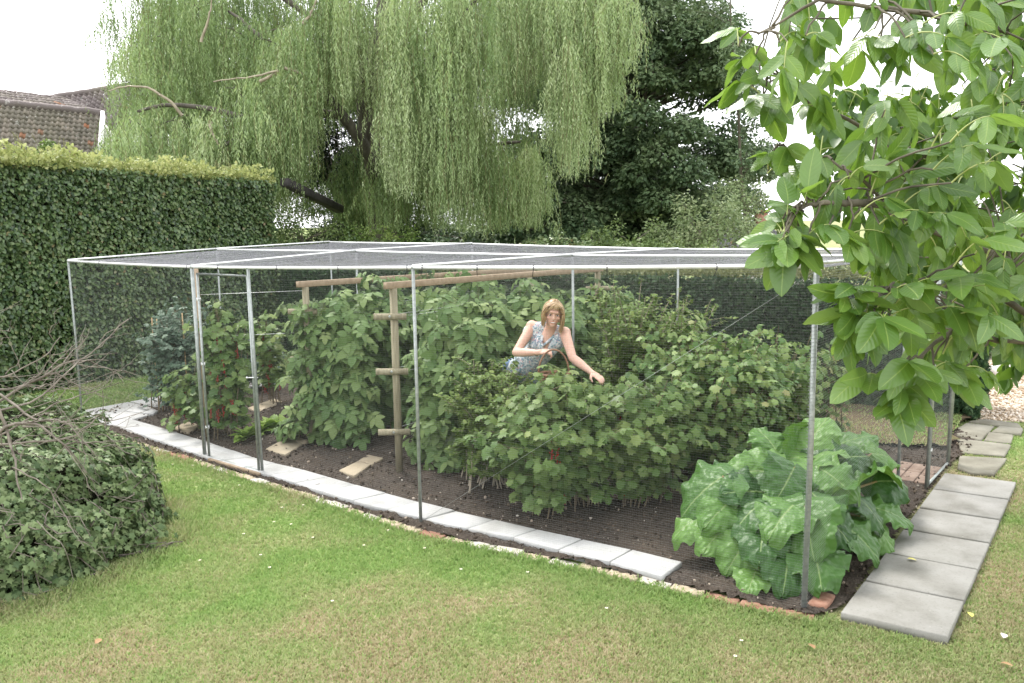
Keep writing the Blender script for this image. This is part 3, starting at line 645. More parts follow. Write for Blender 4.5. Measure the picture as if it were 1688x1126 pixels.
# nets
RS = .00042; RV = .00018
def net_patch(fn, L1, L2, sp=.017, seg=.3, r=RS, jig=.0015, rv=None):
    """strands of a square mesh over the surface fn(s, t)"""
    acc = Acc(); n1 = int(L1/sp); n2 = int(L2/sp); k1 = max(2, int(L1/seg)+1); k2 = max(2, int(L2/seg)+1)
    ang = np.arange(3)*2*PI/3
    def fam(n, k, swap, r):
        s = (np.arange(n)+.5)/n; t = np.linspace(0, 1, k); Sg, Tg = np.meshgrid(s, t, indexing='ij')
        Pt = fn(Sg, Tg) if not swap else fn(Tg, Sg)            # n,k,3
        Pt = Pt+rng.normal(0, jig, (n, 1, 3))
        d = nrm(np.gradient(Pt, axis=1)); ref = np.array([.3, .2, .93]) if abs(d[0, 0, 2]) < .8 else np.array([1., .1, 0])
        A = nrm(np.cross(d, ref)); B = np.cross(d, A)
        V = Pt[:, :, None]+r*(np.cos(ang)[:, None]*A[:, :, None]+np.sin(ang)[:, None]*B[:, :, None])
        idx = np.arange(n*k*3).reshape(n, k, 3); i0 = idx[:, :-1]; i1 = idx[:, 1:]
        F = np.stack([i0, np.roll(i0, -1, 2), np.roll(i1, -1, 2), i1], -1).reshape(-1, 4); acc.add((V.reshape(-1, 3), [F]))
    fam(n1, k2, False, rv or r); fam(n2, k1, True, r); return acc
def bil(a, b, c_, d_, sag=0.):
    def f(s, t):
        s = np.asarray(s)[..., None]; t = np.asarray(t)[..., None]
        p = (a*(1-s)+b*s)*(1-t)+(d_*(1-s)+c_*s)*t; p = p.copy(); p[..., 2] -= (sag*16*s*(1-s)*t*(1-t))[..., 0]; return p
    return f
up = np.array([0, 0, -.014])
for q in range(3):
    for k in range(2):
        a_, b_, c_, d_ = rows[k][q]+up, rows[k][q+1]+up, rows[k+1][q+1]+up, rows[k+1][q]+up
        cp(net_patch(bil(a_, b_, c_, d_, .03), np.linalg.norm(b_-a_), np.linalg.norm(d_-a_), .017, .3, .00065), 'roof_net', 'net')
def side_net(a, b, name='side_net', z0=.02, par=cage):
    n = np.cross(nrm(b-a), [0, 0, 1]); a0 = p3(a[:2], z0); b0 = p3(b[:2], z0)
    def f(s, t):
        base = bil(a0, b0, b, a)(s, t); s_ = np.asarray(s)[..., None]; t_ = np.asarray(t)[..., None]
        return base+n*(.018+.012*np.sin(7*s_+5*t_)*np.sin(PI*t_))
    return cp(net_patch(f, np.linalg.norm(b-a), a[2], .016, .3, RS, rv=RV), name, 'netside')
dl = p3(xy(341, 758), 1.0); dr = p3(xy(432, 784), 1.0)
def linetop(p, q=1):
    a, b = rows[0][q], rows[0][q+1]; t = np.dot(p[:2]-a[:2], (b-a)[:2])/np.dot((b-a)[:2], (b-a)[:2]); return lerp(a, b, t)
side_net(rows[0][0], rows[0][1]); side_net(p3(dr[:2], linetop(dr)[2]), rows[0][2]); side_net(rows[0][2], rows[0][3])
side_net(rows[1][0], rows[0][0]); side_net(rows[2][0], rows[1][0])
side_net(rows[0][3], rows[1][3])
for q in range(3): side_net(rows[2][q+1], rows[2][q])
# front door opening: two posts, a leaf with its own frame, hinges, latch
dposts = [(p3(xy(338, 756), 0), p3(rows[0][1][:2], rows[0][1][2])), (p3(xy(433, 783), 0), linetop(dr))]
pole(dposts[0][0], dposts[0][1], .019); pole(dposts[1][0], dposts[1][1]-np.array([0, 0, .01]), .014)
door = cp(Acc(), 'x', 'galv') if False else None
def gate(a, b, zt, name='door'):
    fr = Acc(); a = np.asarray(a); b = np.asarray(b); at = a+np.array([0, 0, zt]); bt = b+np.array([0, 0, zt])
    z1 = np.array([0, 0, .04])
    for p, q in ((a+z1, at), (b+z1, bt)): fr.add(tube([p, q], .0135, 8))
    for p, q in ((a+z1, b+z1), (at, bt), (lerp(a, at, .5), lerp(b, bt, .5)) if name == 'gate' else (at, bt)): fr.add(tube([p, q], .0125, 8))
    o = cp(fr, name, 'galv')
    nt_ = net_patch(bil(a+z1, b+z1, bt, at), np.linalg.norm(b-a), zt, .016, .3, RS, rv=RV).build('door_net', M['netside']); nt_.parent = o
    for z in (.35, 1.0, 1.65):
        h = Acc().add(beam(a+np.array([-.02, 0, z]), a+np.array([.02, .0, z]), .012, .03)).add(ball(a+np.array([0, -.016, z]), .008, 6, 3)).build('hinge', M['galvrail']); h.parent = o
    l = Acc().add(tube([b+np.array([-.05, -.02, .95]), b+np.array([.05, -.02, .95])], .005, 6)).add(ball(b+np.array([-.055, -.02, .95]), .010, 6, 3)).build('latch', M['galvrail']); l.parent = o
    return o
tdir = nrm(dr-dl)*np.array([1, 1, 0])
gate(p3(dl[:2], 0)+tdir*.05, p3(dr[:2], 0)-tdir*.045, 1.90)
cp(Acc().add(beam(p3(xy(345, 763), .035), p3(xy(428, 788), .035), .03, .03)), 'door_sill', 'timber')
# side gate towards the stone path
g0 = p3(xy(1529, 806), 0); g1 = p3(B3, 0)-p3(S2, 0)*.05
pole(g0-p3(S2, 0)*.06, g0-p3(S2, 0)*.06+np.array([0, 0, 2.04]), .015)
gate(g0, g1, 1.9, 'gate')
side_net(rows[1][3], p3(g0[:2], 2.04))
# bracing wire, horizontal wires, cable ties
cp(Acc().add(tube([rows[0][3]-np.array([0, 0, .03]), p3(P2, .03)], .0013, 5)), 'bracing_wire', 'galv')
for q, ts in ((0, (.3, .97)), (1, (.15, .45, .72, .98)), (2, (.03, .2, .36, .55, .8))):
    for t in ts:
        p = lerp(rows[0][q], rows[0][q+1], t)-np.array([0, 0, .006*4*t*(1-t)]); a = Acc()
        a.add(tube([p+.021*np.array([0, math.cos(w_), math.sin(w_)]) for w_ in np.linspace(0, 2*PI, 10)], .0028, 4)); tail = p+np.array([0, -.03, -.01]); a.add(tube([p+np.array([0, -.021, 0]), tail, tail+np.array([.012*rng.normal(), 0, -.05])], .0022, 4)); cp(a, 'cable_tie', 'cabletie')

# ---------------------------------------------------------------- raspberry supports
def trellis(u, vtop, d, u2, v2, d2, dowels, label, base_v=None, far=True):
    top = D(u, vtop, d); b = np.array([top[0], top[1], 0]); t = thing('raspberry_support', label, 'plant support', b, 'timber supports of the raspberry rows')
    dx = nrm(np.array([1, .12, 0]))
    end = D(u2, v2, d2)
    po = Acc().add(tube([b-[0, 0, .02], p3(b[:2], top[2]-.03)], .036, 12)).build('post', M['post'], None, True); under(po, t)
    dr_ = nrm(p3((end-top)[:2], 0))
    bm = Acc().add(beam(top-dr_*.10+np.array([0, 0, 0]), end, .05, .062)).build('top_batten', M['timber']); under(bm, t)
    for z in dowels:
        p = p3(b[:2], z)-dr_*.052; o = Acc().add(tube([p-dx*.15, p+dx*.15-[0, 0, .008]], .031, 12)).build('crossbar', M['post'], None, True); under(o, t)
        bo = Acc().add(ball(p-[0, .031, 0], (.012, .006, .012), 8, 4)).build('bolt', M['galv']); bo.parent = o
    e = p3(end[:2], 0)-dr_*.1
    if far:
        o = Acc().add(tube([e, p3(e[:2], end[2]-.03)], .036, 10)).build('post', M['post'], None, True); under(o, t)
        for z in dowels:
            p = p3(e[:2], z); o = Acc().add(tube([p-dx*.15, p+dx*.2], .031, 10)).build('crossbar', M['post'], None, True); under(o, t)
            for s in (-.13, .13):
                w = Acc().add(tube([p3(b[:2], z)+dx*s, p+dx*s], .0015, 4)).build('wire', M['galv']); under(w, t)
    return t
TR1 = trellis(648, 470, 7.68, 992, 443, 10.6, [1.515, 1.0, .42], 'timber support in front of the middle raspberry row, with three bare crossbars')
TR2 = trellis(503, 468, 8.8, 880, 444, 12.0, [1.46, .95, .40], 'timber support of the left raspberry row, mostly hidden by leaves')
# plain wooden post by the front door
b = p3(xy(341, 722), 0); wp = thing('timber_post', 'square wooden post just inside the front door, carrying two wires', 'post', b)
under(Acc().add(beam(b, b+np.array([0, 0, 1.93-.02]), .045, .06, up=(0, 1, 0))).build('post', M['timber']), wp)
for z in (1.15, 1.62):
    under(Acc().add(tube([b+np.array([0, 0, z]), b+p3(nrm([.9, .1]), 0)*1.2+np.array([0, 0, z+.02])], .002, 4)).build('wire', M['galvrail']), wp)
# ---------------------------------------------------------------- bushes built from canes
def bush(name, label, cat, base, n, R, H, T, mat, lsize, stem='woodystem', per=26, shoots=5, upright=.5, tlo=.25, group=None, sr=.006, foot=.12, droop=.45, berries=0, dirs=None, pet=.05, tintf=None, hj=.18, squash=(1, 1), bare=0):
    base = np.asarray(base, float)[:2]; t = thing(name, label, cat, (base[0], base[1], 0), group)
    sa = Acc(); P_, Dn, Nn, S_, Tn = [], [], [], [], []; bp = []
    for c_ in range(n):
        a = rng.uniform(0, 2*PI); f = math.sqrt(rng.random()); rr = R*f
        if dirs is not None: dx, dy, hh = dirs[c_ % len(dirs)]; tip = np.array([dx, dy, hh])+rng.normal(0, .04, 3)
        else: tip = np.array([math.cos(a)*rr*squash[0], math.sin(a)*rr*squash[1], H*(1-(1-upright)*f*f)*rng.uniform(1-hj, 1+hj*.4)])
        b0 = np.array([rng.normal(0, foot)*squash[0], rng.normal(0, foot)*squash[1], 0.])
        mid = b0*.5+tip*.5+np.array([0, 0, .12*H])-np.array([tip[0], tip[1], 0])*.15
        tt = np.linspace(0, 1, 9)[:, None]; C = (1-tt)**2*b0+2*tt*(1-tt)*mid+tt**2*tip; C += np.cumsum(rng.normal(0, .006, C.shape), 0)
        if c_ >= bare*0: sa.add(tube(C, [sr*1.3, sr*.5], 5, False), rng.random())
        def along(C, k, lo, sc=1.0):
            ts = rng.uniform(lo, 1, k); ts[:2] = 1.0; x = np.stack([np.interp(ts, np.linspace(0, 1, len(C)), C[:, q]) for q in range(3)], 1)
            az = rng.uniform(0, 2*PI, k); d = np.stack([np.cos(az), np.sin(az), rng.uniform(-.1, .5, k)], 1)
            outw = nrm(x*np.array([1, 1, 0])+1e-6); d = nrm(d+outw*.55+np.array([0, -.25, 0]))
            pl = pet*rng.uniform(.4, 1.3, k)[:, None]; pos = x+d*pl
            tipd = nrm(d+np.array([0, 0, -1])*(droop*rng.uniform(.3, 1.9, k))[:, None]); no = nrm(np.array([0, 0, 1.])+outw*.35+rng.normal(0, .38, (k, 3))+np.array([0, -.25, 0]))
            P_.append(pos); Dn.append(tipd); Nn.append(no); S_.append(lsize*sc*rng.uniform(.55, 1.2, k)); Tn.append(np.clip(rng.normal(.5, .17, k)+.10*ts-.05+rng.normal(0, .05), 0, 1))
        along(C, per, tlo)
        for s in range(shoots):
            tq = rng.uniform(tlo, .92); o = np.array([np.interp(tq, np.linspace(0, 1, 9), C[:, q]) for q in range(3)]); az = rng.uniform(0, 2*PI)
            L = rng.uniform(.12, .30)*min(1.2, .5+R); e = o+np.array([math.cos(az)*L, math.sin(az)*L, rng.uniform(.0, .8)*L]); Cs = np.array([o, lerp(o, e, .5)+[0, 0, .02], e])
            sa.add(tube(Cs, sr*.4, 4, False), rng.random()); along(Cs, max(4, per//3), .1, .9)
        if berries and rng.random() < berries:
            for k in range(3):
                tq = rng.uniform(.25, .85); o = np.array([np.interp(tq, np.linspace(0, 1, 9), C[:, q]) for q in range(3)])+np.array([rng.normal(0, .03), -.06, 0]); bp.append(o)
    W = np.concatenate; pos = W(P_)+np.array([base[0], base[1], 0]); pos[:, 2] = np.maximum(pos[:, 2], .05)
    foliage('leaves', pos, W(Dn), W(Nn), W(S_), T, mat, t, W(Tn))
    o = sa.build('stems', M[stem]); o.parent = t
    if bp:
        for o_ in bp:
            ba = Acc(); ba.add(tube([o_, o_-[0, 0, .15]], .0015, 4), .5)
            for q in range(22): ba.add(ball(o_+np.array([rng.normal(0, .008), rng.normal(0, .008), -.007*q]), .0066, 6, 4), rng.random())
            ba.build('berry_cluster', M['berry'], t, True)
    return t

GR = 'raspberry bushes along the timber supports'
# left raspberry row runs from the front post backwards, the middle row likewise
def rowpt(b, s, o=0.): return np.asarray(b)[:2]+S2*s+E2*o
L0 = xyd(512, 700, 8.75); Rw = xyd(668, 700, 7.75)
kw = dict(T=T_RASP, mat=M['rasp'], lsize=.175, stem='cane', upright=.8, tlo=.08, group=GR, pet=.05, droop=.75, sr=.005)
bush('raspberry_bush', 'raspberry bush hanging down to the soil at the front end of the left row', 'raspberry bush', rowpt(L0, .30, .16), 26, .42, 1.62, per=32, shoots=6, foot=.2, **kw)
bush('raspberry_bush', 'raspberry bush second from the front in the left row, behind the hanging one', 'raspberry bush', rowpt(L0, .85, .1), 18, .42, 1.74, per=26, shoots=5, foot=.25, **kw)
bush('raspberry_bush', 'raspberry bush third from the front in the left row, seen over the crossbars', 'raspberry bush', rowpt(L0, 1.6, .1), 16, .45, 1.82, per=24, shoots=4, foot=.25, **kw)
bush('raspberry_bush', 'pale topped raspberry bush at the back end of the left row', 'raspberry bush', rowpt(L0, 2.5, .1), 18, .55, 1.80, per=22, shoots=4, foot=.3, **kw)
bush('raspberry_bush', 'low raspberry bush right behind the bare crossbars of the middle row', 'raspberry bush', rowpt(Rw, .48, .10), 18, .36, 1.15, per=32, shoots=6, foot=.2, **kw)
bush('raspberry_bush', 'tall raspberry bush between the middle post and the steel pole in front', 'raspberry bush', rowpt(Rw, .75, .12), 24, .46, 1.62, per=30, shoots=6, foot=.25, **kw)
bush('raspberry_bush', 'raspberry bush in the middle row left of the woman, behind the gooseberry', 'raspberry bush', rowpt(Rw, 1.45, .14), 20, .48, 1.68, per=26, shoots=5, foot=.25, **kw)
bush('raspberry_bush', 'raspberry bush directly behind the woman', 'raspberry bush', rowpt(Rw, 2.2, .14), 18, .5, 1.66, per=24, shoots=4, foot=.25, **kw)
bush('raspberry_bush', 'raspberry bush at the back end of the middle row, right of the woman', 'raspberry bush', rowpt(Rw, 3.0, .25), 18, .5, 1.60, per=22, shoots=4, foot=.25, **kw)

# red currants by the door
cu = dict(T=T_CU, mat=M['currant'], lsize=.105, group='currant bushes in the bed')
bush('red_currant_bush', 'tall narrow red currant bush with red berries seen through the front door', 'currant bush', xy(372, 722), 13, .30, 1.55, per=30, shoots=4, upright=.75, tlo=.1, berries=.9, squash=(1, .8), droop=.8, **cu)
bush('red_currant_bush', 'red currant bush with berries behind the door posts, left of the left raspberry row', 'currant bush', xyd(446, 600, 10.8), 9, .30, 1.25, per=24, shoots=4, upright=.8, berries=.6, **cu)
bush('red_currant_bush', 'low red currant bush left of the wooden post', 'currant bush', xy(322, 712), 8, .26, .85, per=26, shoots=4, upright=.7, berries=.5, tlo=.1, droop=.8, **cu)
# blueberries with canes
bl_ = dict(T=tmpl_join([tmpl_rot(T_OV, a, (0, .1*q, 0), .9) for q, a in enumerate((0, .9, -.9))]), mat=M['blue'], lsize=.07)
t1 = bush('blueberry_bush', 'blue green bush with bamboo canes left of the door, behind the left slabs', 'blueberry bush', xy(282, 678), 22, .38, 1.32, per=34, shoots=6, upright=.75, tlo=.08, droop=.5, group='blueberry bushes by the left slabs', **bl_)
for dx in (-.13, -.08, .25):
    o = Acc().add(tube([(dx, -.05, 0), (dx-.01+rng.normal(0, .01), -.05, 1.2+.1*rng.random())], .008, 6)).build('bamboo_cane', M['bamboo'], t1)
bush('blueberry_bush', 'bushier blue green shrub behind the caned one, against the tall hedge', 'blueberry bush', xyd(315, 600, 11.3), 16, .36, 1.40, per=30, shoots=6, upright=.75, tlo=.1, droop=.5, group='blueberry bushes by the left slabs', **bl_)
bush('blueberry_bush', 'small low blue green shrub between the door posts at the back of the bed', 'blueberry bush', xyd(425, 640, 11.8), 10, .34, .75, per=24, shoots=5, upright=.75, tlo=.1, droop=.5, group='blueberry bushes by the left slabs', **bl_)
# lettuces
T_LET = tmpl_ovate(.55, .25, .35)
for (u, v, s, lb) in [(405, 727, 1.0, 'bright green lettuce left of the right door post'), (428, 718, .8, 'small lettuce just right of the door post'), (448, 712, 1.1, 'tall bright lettuce between the door and the left raspberry row'), (468, 708, .8, 'small lettuce touching the left raspberry row')]:
    g = xy(u, v, .02); k = 26; az = rng.uniform(0, 2*PI, k); el = rng.uniform(.35, 1.25, k)
    d = np.stack([np.cos(az)*np.cos(el), np.sin(az)*np.cos(el), np.sin(el)], 1); no = np.stack([-np.cos(az)*np.sin(el), -np.sin(az)*np.sin(el), np.cos(el)], 1)
    t = thing('lettuce', lb, 'lettuce', (g[0], g[1], 0), 'lettuces in the bed'); foliage('leaves', np.array([g[0], g[1], .03])+d*.02, d, no, rng.uniform(.13, .22, k)*s, T_LET, M['lettuce'], t)
    under(Acc().add(tube([(g[0], g[1], 0), (g[0], g[1], .06)], .012, 6)).build('stem', M['cane']), t)
# gooseberry: upright arching twigs with small leaves
T_GO = tmpl_join([tmpl_rot(T_CU, a, (0, .12*q, 0), .8) for q, a in enumerate((0, 1.1, -1.1))])
gz = dict(T=T_GO, mat=M['goose'], lsize=.034, stem='paletwig', upright=.85, tlo=.1, pet=.015, droop=.15, group='gooseberry bushes')
bush('gooseberry_bush', 'small leaved gooseberry bush right of the middle steel pole, in front of the woman', 'gooseberry bush', xy(818, 800), 54, .48, 1.10, per=110, shoots=8, foot=.14, **gz)
bush('gooseberry_bush', 'tall twiggy bush with upright shoots right of the woman', 'gooseberry bush', xyd(1035, 640, 7.9), 34, .50, 1.78, per=100, shoots=8, foot=.14, **gz)
bush('gooseberry_bush', 'small leaved bush behind the outstretched hand, against the low hedge', 'gooseberry bush', xyd(1110, 640, 8.7), 26, .60, 1.55, per=80, shoots=7, foot=.14, **gz)
# currants in front
cb = dict(T=T_CU, mat=M['currant'], lsize=.088, upright=.62, tlo=.12, droop=.85, group='currant bushes in the bed', sr=.006)
bush('currant_bush', 'currant bush nearest the front slabs, its leaves almost touching the soil', 'currant bush', xy(905, 843), 32, .56, 1.08, per=34, shoots=6, foot=.1, berries=.12, **cb)
bush('currant_bush', 'currant bush in the middle of the right bed, left of the rhubarb', 'currant bush', xy(1050, 830), 32, .58, 1.12, per=36, shoots=6, foot=.1, berries=.12, **cb)
bush('currant_bush', 'currant bush below the outstretched hand', 'currant bush', xyd(948, 700, 6.75), 30, .48, 1.13, per=34, shoots=6, foot=.1, **cb)
bush('currant_bush', 'slender currant shoot rising in front of the wicker basket', 'currant bush', xyd(903, 700, 6.62), 9, .15, 1.19, per=26, shoots=3, foot=.06, **cb)
cb['mat'] = M['currant2']; cb['lsize'] = .07; cb['upright'] = .8; cb['tlo'] = .08
bush('currant_bush', 'speckled yellowish currant bush behind the rhubarb', 'currant bush', xyd(1190, 700, 7.1), 36, .56, 1.36, per=40, shoots=7, foot=.1, **cb)
bush('currant_bush', 'speckled currant bush left of the right corner pole, against the dark hedge', 'currant bush', xyd(1280, 650, 7.7), 28, .48, 1.36, per=38, shoots=6, foot=.1, **cb)
bush('currant_bush', 'speckled currant bush right of the tall twiggy bush', 'currant bush', xyd(1120, 680, 7.6), 30, .52, 1.42, per=38, shoots=6, foot=.1, **cb)
cb['mat'] = M['currant']
bush('currant_bush', 'thin currant bush right of the corner pole, before the dark hedge', 'currant bush', xyd(1360, 650, 8.6), 10, .35, .95, per=26, shoots=4, foot=.1, **cb)

# ---------------------------------------------------------------- rhubarb
def rhub_leaf(seed, ni=30, nj=28):
    r = np.random.default_rng(seed); ys = np.linspace(0, 1, ni+1); s = np.linspace(-1, 1, nj+1); Yg, Sg = np.meshgrid(ys, s, indexing='ij')
    w = .52*np.sin(PI*np.clip(Yg, 0, 1)**.66)**.52; w = np.maximum(w, .02)
    lobe = .17*(1-Yg)**3*np.abs(Sg)**1.3*4*np.clip(1-Yg, 0, 1)
    ph = r.uniform(0, 6, 4); ed = np.abs(Sg)**2.5
    wob = 1+(.05*np.sin(15*Yg+ph[0]*np.sign(Sg))+.03*np.sin(37*Yg+ph[3]))*ed
    x = Sg*w*wob*(1+.35*(1-Yg)**3); y = Yg - lobe*.5
    z = .10*np.abs(Sg)*np.sin(PI*Yg)+ed*(.080*np.sin(17*Yg+ph[1]+2*np.sign(Sg))+.045*np.sin(31*Yg+ph[2]*np.sign(Sg)))-.30*Yg**2.2*r.uniform(.6, 1.3)-.14*Sg**2*r.uniform(.3, 1.5)
    pk = np.abs(((Yg-.45*np.abs(Sg))*6) % 1-.5)*2; z += .008*(1-pk)*(1-ed) + .030*(vnoise(x*13+seed*7, y*13, seed)-.5)*(.3+np.abs(Sg)) + .018*(vnoise(x*27+seed*7, y*27, seed)-.5)
    V = np.stack([x, y, z], -1).reshape(-1, 3); k = nj+1; q = (np.arange(ni)[:, None]*k+np.arange(nj)[None]).ravel()
    uv = np.stack([(Sg+1)/2, Yg], -1).reshape(-1, 2)
    return V, [np.stack([q, q+1, q+k+1, q+k], -1)], uv
RT = [rhub_leaf(s) for s in range(7)]
rb = xy(1318, 905); rh = thing('rhubarb_plant', 'big rhubarb clump with huge crinkled leaves behind the near corner pole', 'rhubarb', (rb[0], rb[1], 0))
# (pixel of leaf centre, distance, size, heading in the image plane: angle degrees, droop)
rl = [(1165, 800, 5.55, .42, 200, .1), (1190, 880, 5.35, .36, 215, .7), (1225, 905, 5.2, .36, 235, 1.0), (1245, 955, 5.02, .30, 250, .9), (1300, 925, 5.0, .42, 262, 1.0), (1345, 925, 4.98, .42, 285, 1.0), (1230, 850, 5.3, .34, 225, .5), (1150, 855, 5.5, .34, 205, .5),
      (1200, 760, 5.8, .40, 170, -.1), (1255, 760, 5.75, .46, 120, -.3), (1300, 780, 5.5, .42, 240, .3), (1295, 840, 5.2, .40, 265, .6), (1340, 740, 5.9, .46, 80, -.5), (1340, 690, 6.1, .42, 85, -.7), (1385, 735, 5.9, .42, 60, -.3), (1395, 790, 5.6, .44, 330, .2),
      (1420, 820, 5.6, .42, 340, .5), (1370, 860, 5.3, .40, 300, .7), (1410, 880, 5.3, .40, 310, .9), (1350, 820, 5.35, .38, 275, .5), (1430, 750, 6.1, .40, 20, -.2), (1465, 780, 6.1, .36, 350, .1), (1460, 840, 5.8, .38, 330, .8), (1440, 870, 5.6, .36, 315, 1.0),
      (1240, 800, 5.5, .38, 210, .2), (1270, 700, 6.2, .38, 110, -.4), (1310, 720, 6.1, .42, 100, -.4), (1370, 770, 5.6, .40, 290, .2), (1200, 830, 5.4, .36, 220, .5), (1330, 870, 5.1, .38, 270, .9), (1260, 880, 5.15, .38, 250, .8), (1400, 700, 6.4, .36, 60, -.4), (1450, 730, 6.5, .34, 30, 0), (1280, 740, 5.9, .4, 140, -.2)]
crown = np.array([rb[0], rb[1]+.15, .03])
for k in range(3): rl.append((rng.uniform(1200, 1440), rng.uniform(760, 880), rng.uniform(5.4, 6.2), .36, rng.uniform(0, 360), rng.uniform(.1, .8)))
for k, (u, v, d, s, ang, dr2) in enumerate(rl):
    u = 1310+(u-1310)*1.06; v = v if v > 860 else 860-(860-v)*.86; cpt = D(u, v, d); cpt[2] = max(cpt[2], .10); a = math.radians(ang); side = np.array([math.cos(a), 0, 0])+np.array([0, -.35-.3*max(0, -math.sin(a)), 0])
    outd = nrm((cpt-crown)*np.array([1, 1, 0])+1e-6); tip = nrm(outd*.8+side*.6+np.array([0, 0, -dr2*.8+.1])+rng.normal(0, .25, 3))
    no = nrm(np.array([0, 0, 1.])+outd*.45+np.array([0, -.35, 0])+rng.normal(0, .42, 3)); T = RT[k % 7]; s *= rng.uniform(.80, .98)
    b0 = cpt-tip*s*.45; b0[2] = max(b0[2], .06)
    foliage('leaf', b0[None], tip[None], no[None], s, T[:2], M['rhubarb'], rh, np.array([rng.uniform(.05, .95)]), T[2], True)
    o = Acc().add(tube([crown+np.array([rng.normal(0, .05), rng.normal(0, .05), 0]), lerp(crown, b0, .55)+np.array([0, 0, .10]), b0], [.016, .012, .008], 6), rng.random()).build('stalk', M['petiole'], None, True); under(o, rh)

# ---------------------------------------------------------------- hedges
def surf_leaves(a, b, z0f, z1f, nrm_, n, T, size, depth=.14, dr=.7, nj=.5, bumpy=.12):
    s = rng.random(n); z = z0f+(z1f(s)-z0f)*rng.random(n); base = a[None]+(b-a)[None]*s[:, None]
    L = np.linalg.norm(b-a); bp = bumpy*(fbm(s*L*1.3, z*1.3, 31)-.45)*2+.5*bumpy*(vnoise(s*L*4, z*4, 5)-.5)
    p = np.concatenate([base, z[:, None]], 1)+nrm_*(bp-depth*rng.random(n)**1.5)[:, None]
    d = nrm(nrm_*.5+np.array([0, 0, -dr])+rng.normal(0, .45, (n, 3))); no = nrm(nrm_+np.array([0, 0, .45])+rng.normal(0, nj, (n, 3)))
    return p, d, no
# tall beech hedge
HS = S2; ha = xyd(0, 500, 11.6)-HS*3.2; hb = xyd(462, 500, 15.4); hn = np.array([HS[1], -HS[0], 0])
hl = np.linalg.norm(hb-ha); zt = lambda s: 3.42-.24*s+.05*(fbm(s*hl*1.0, s*0, 4)-.45)
bh = thing('beech_hedge', 'tall clipped beech hedge with bright new growth along its top', 'hedge', (*((ha+hb)/2), 0))
cx_ = Acc(); wd = 1.3; n2 = hn[:2]
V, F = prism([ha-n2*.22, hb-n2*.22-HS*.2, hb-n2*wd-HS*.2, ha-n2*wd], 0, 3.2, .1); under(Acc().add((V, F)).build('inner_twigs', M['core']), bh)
p, d, no = surf_leaves(ha, hb, 0.02, zt, hn, 72000, T_OV, .06, .2, bumpy=.17)
pe, de_, ne = surf_leaves(hb, hb-n2*wd, 0.02, lambda s: 3.18+0*s, np.array([*HS, 0]), 7000, T_OV, .06, .2)
foliage('leaves', np.concatenate([p, pe]), np.concatenate([d, de_]), np.concatenate([no, ne]), rng.uniform(.045, .085, len(p)+len(pe)), T_OV, M['beech'], bh, np.clip(rng.normal(.42, .2, len(p)+len(pe))+.6*(rng.random(len(p)+len(pe)) < .004), 0, 1))
n = 17000; s = rng.random(n); q = rng.random(n)**1.3*wd*.9; hgt = zt(s)-.06+rng.random(n)**2.2*.30*(.3+vnoise(s*40, q*3, 8)); pt = np.concatenate([ha+(hb-ha)*s[:, None]-n2*(q-.06)[:, None], hgt[:, None]], 1)
foliage('new_growth', pt, nrm(rng.normal(0, .6, (n, 3))+[0, 0, .5]), nrm(rng.normal(0, .6, (n, 3))+[0, 0, .7]), rng.uniform(.05, .085, n), T_OV, M['beech_top'], bh)
sa = Acc()
for k in range(160):
    s_ = rng.random(); o = np.array([*(ha+(hb-ha)*s_-n2*rng.uniform(0, .7)), zt(s_)-.1]); sa.add(tube([o, o+rng.normal(0, .06, 3)+[0, 0, .2], o+rng.normal(0, .1, 3)+[0, 0, rng.uniform(.3, .42)]], .004, 4, False))
tag(under(sa.build('shoots', M['cane']), bh), kind='stuff')
# low dark yew hedge behind the cage
ya = np.array([5.35, 9.35]); yb = np.array([-5.0, 15.9]); ydir = nrm(yb-ya); yn = np.array([ydir[1], -ydir[0]]); 
if yn[1] > 0: yn = -yn
yh = thing('yew_hedge', 'low dark clipped yew hedge behind the fruit cage', 'hedge', (*((ya+yb)/2), 0)); yw = 1.0
yz = lambda s: 1.60-.02*s+.03*(fbm(s*10, s*0, 14)-.45)
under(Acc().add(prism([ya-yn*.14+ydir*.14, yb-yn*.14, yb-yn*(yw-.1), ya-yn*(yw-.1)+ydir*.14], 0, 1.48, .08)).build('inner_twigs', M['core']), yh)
YN = np.array([yn[0], yn[1], 0])
p, d, no = surf_leaves(ya, yb, .02, yz, YN, 66000, T_YEW, .06, .13, .1, .6, .07)
pe, de_, ne = surf_leaves(ya-yn*yw, ya, .02, lambda s: 1.6+0*s, np.array([*-ydir, 0]), 9000, T_YEW, .06, .13, .1, .6, .12)
n = len(p)+len(pe); foliage('leaves', np.concatenate([p, pe]), nrm(np.concatenate([d, de_])+[0, 0, .5]), np.concatenate([no, ne]), rng.uniform(.05, .095, n), T_YEW, M['yew'], yh, np.clip(rng.normal(.45, .22, n), 0, 1))
n = 12000; s = rng.random(n); q = rng.random(n)*yw; pt = np.concatenate([ya+(yb-ya)*s[:, None]-yn*(q-.03)[:, None], (yz(s)+rng.random(n)**2*.06)[:, None]], 1)
foliage('new_growth', pt, nrm(rng.normal(0, .5, (n, 3))+[0, 0, .8]), nrm(rng.normal(0, .7, (n, 3))+YN), rng.uniform(.04, .07, n), T_YEW, M['yew_top'], yh)

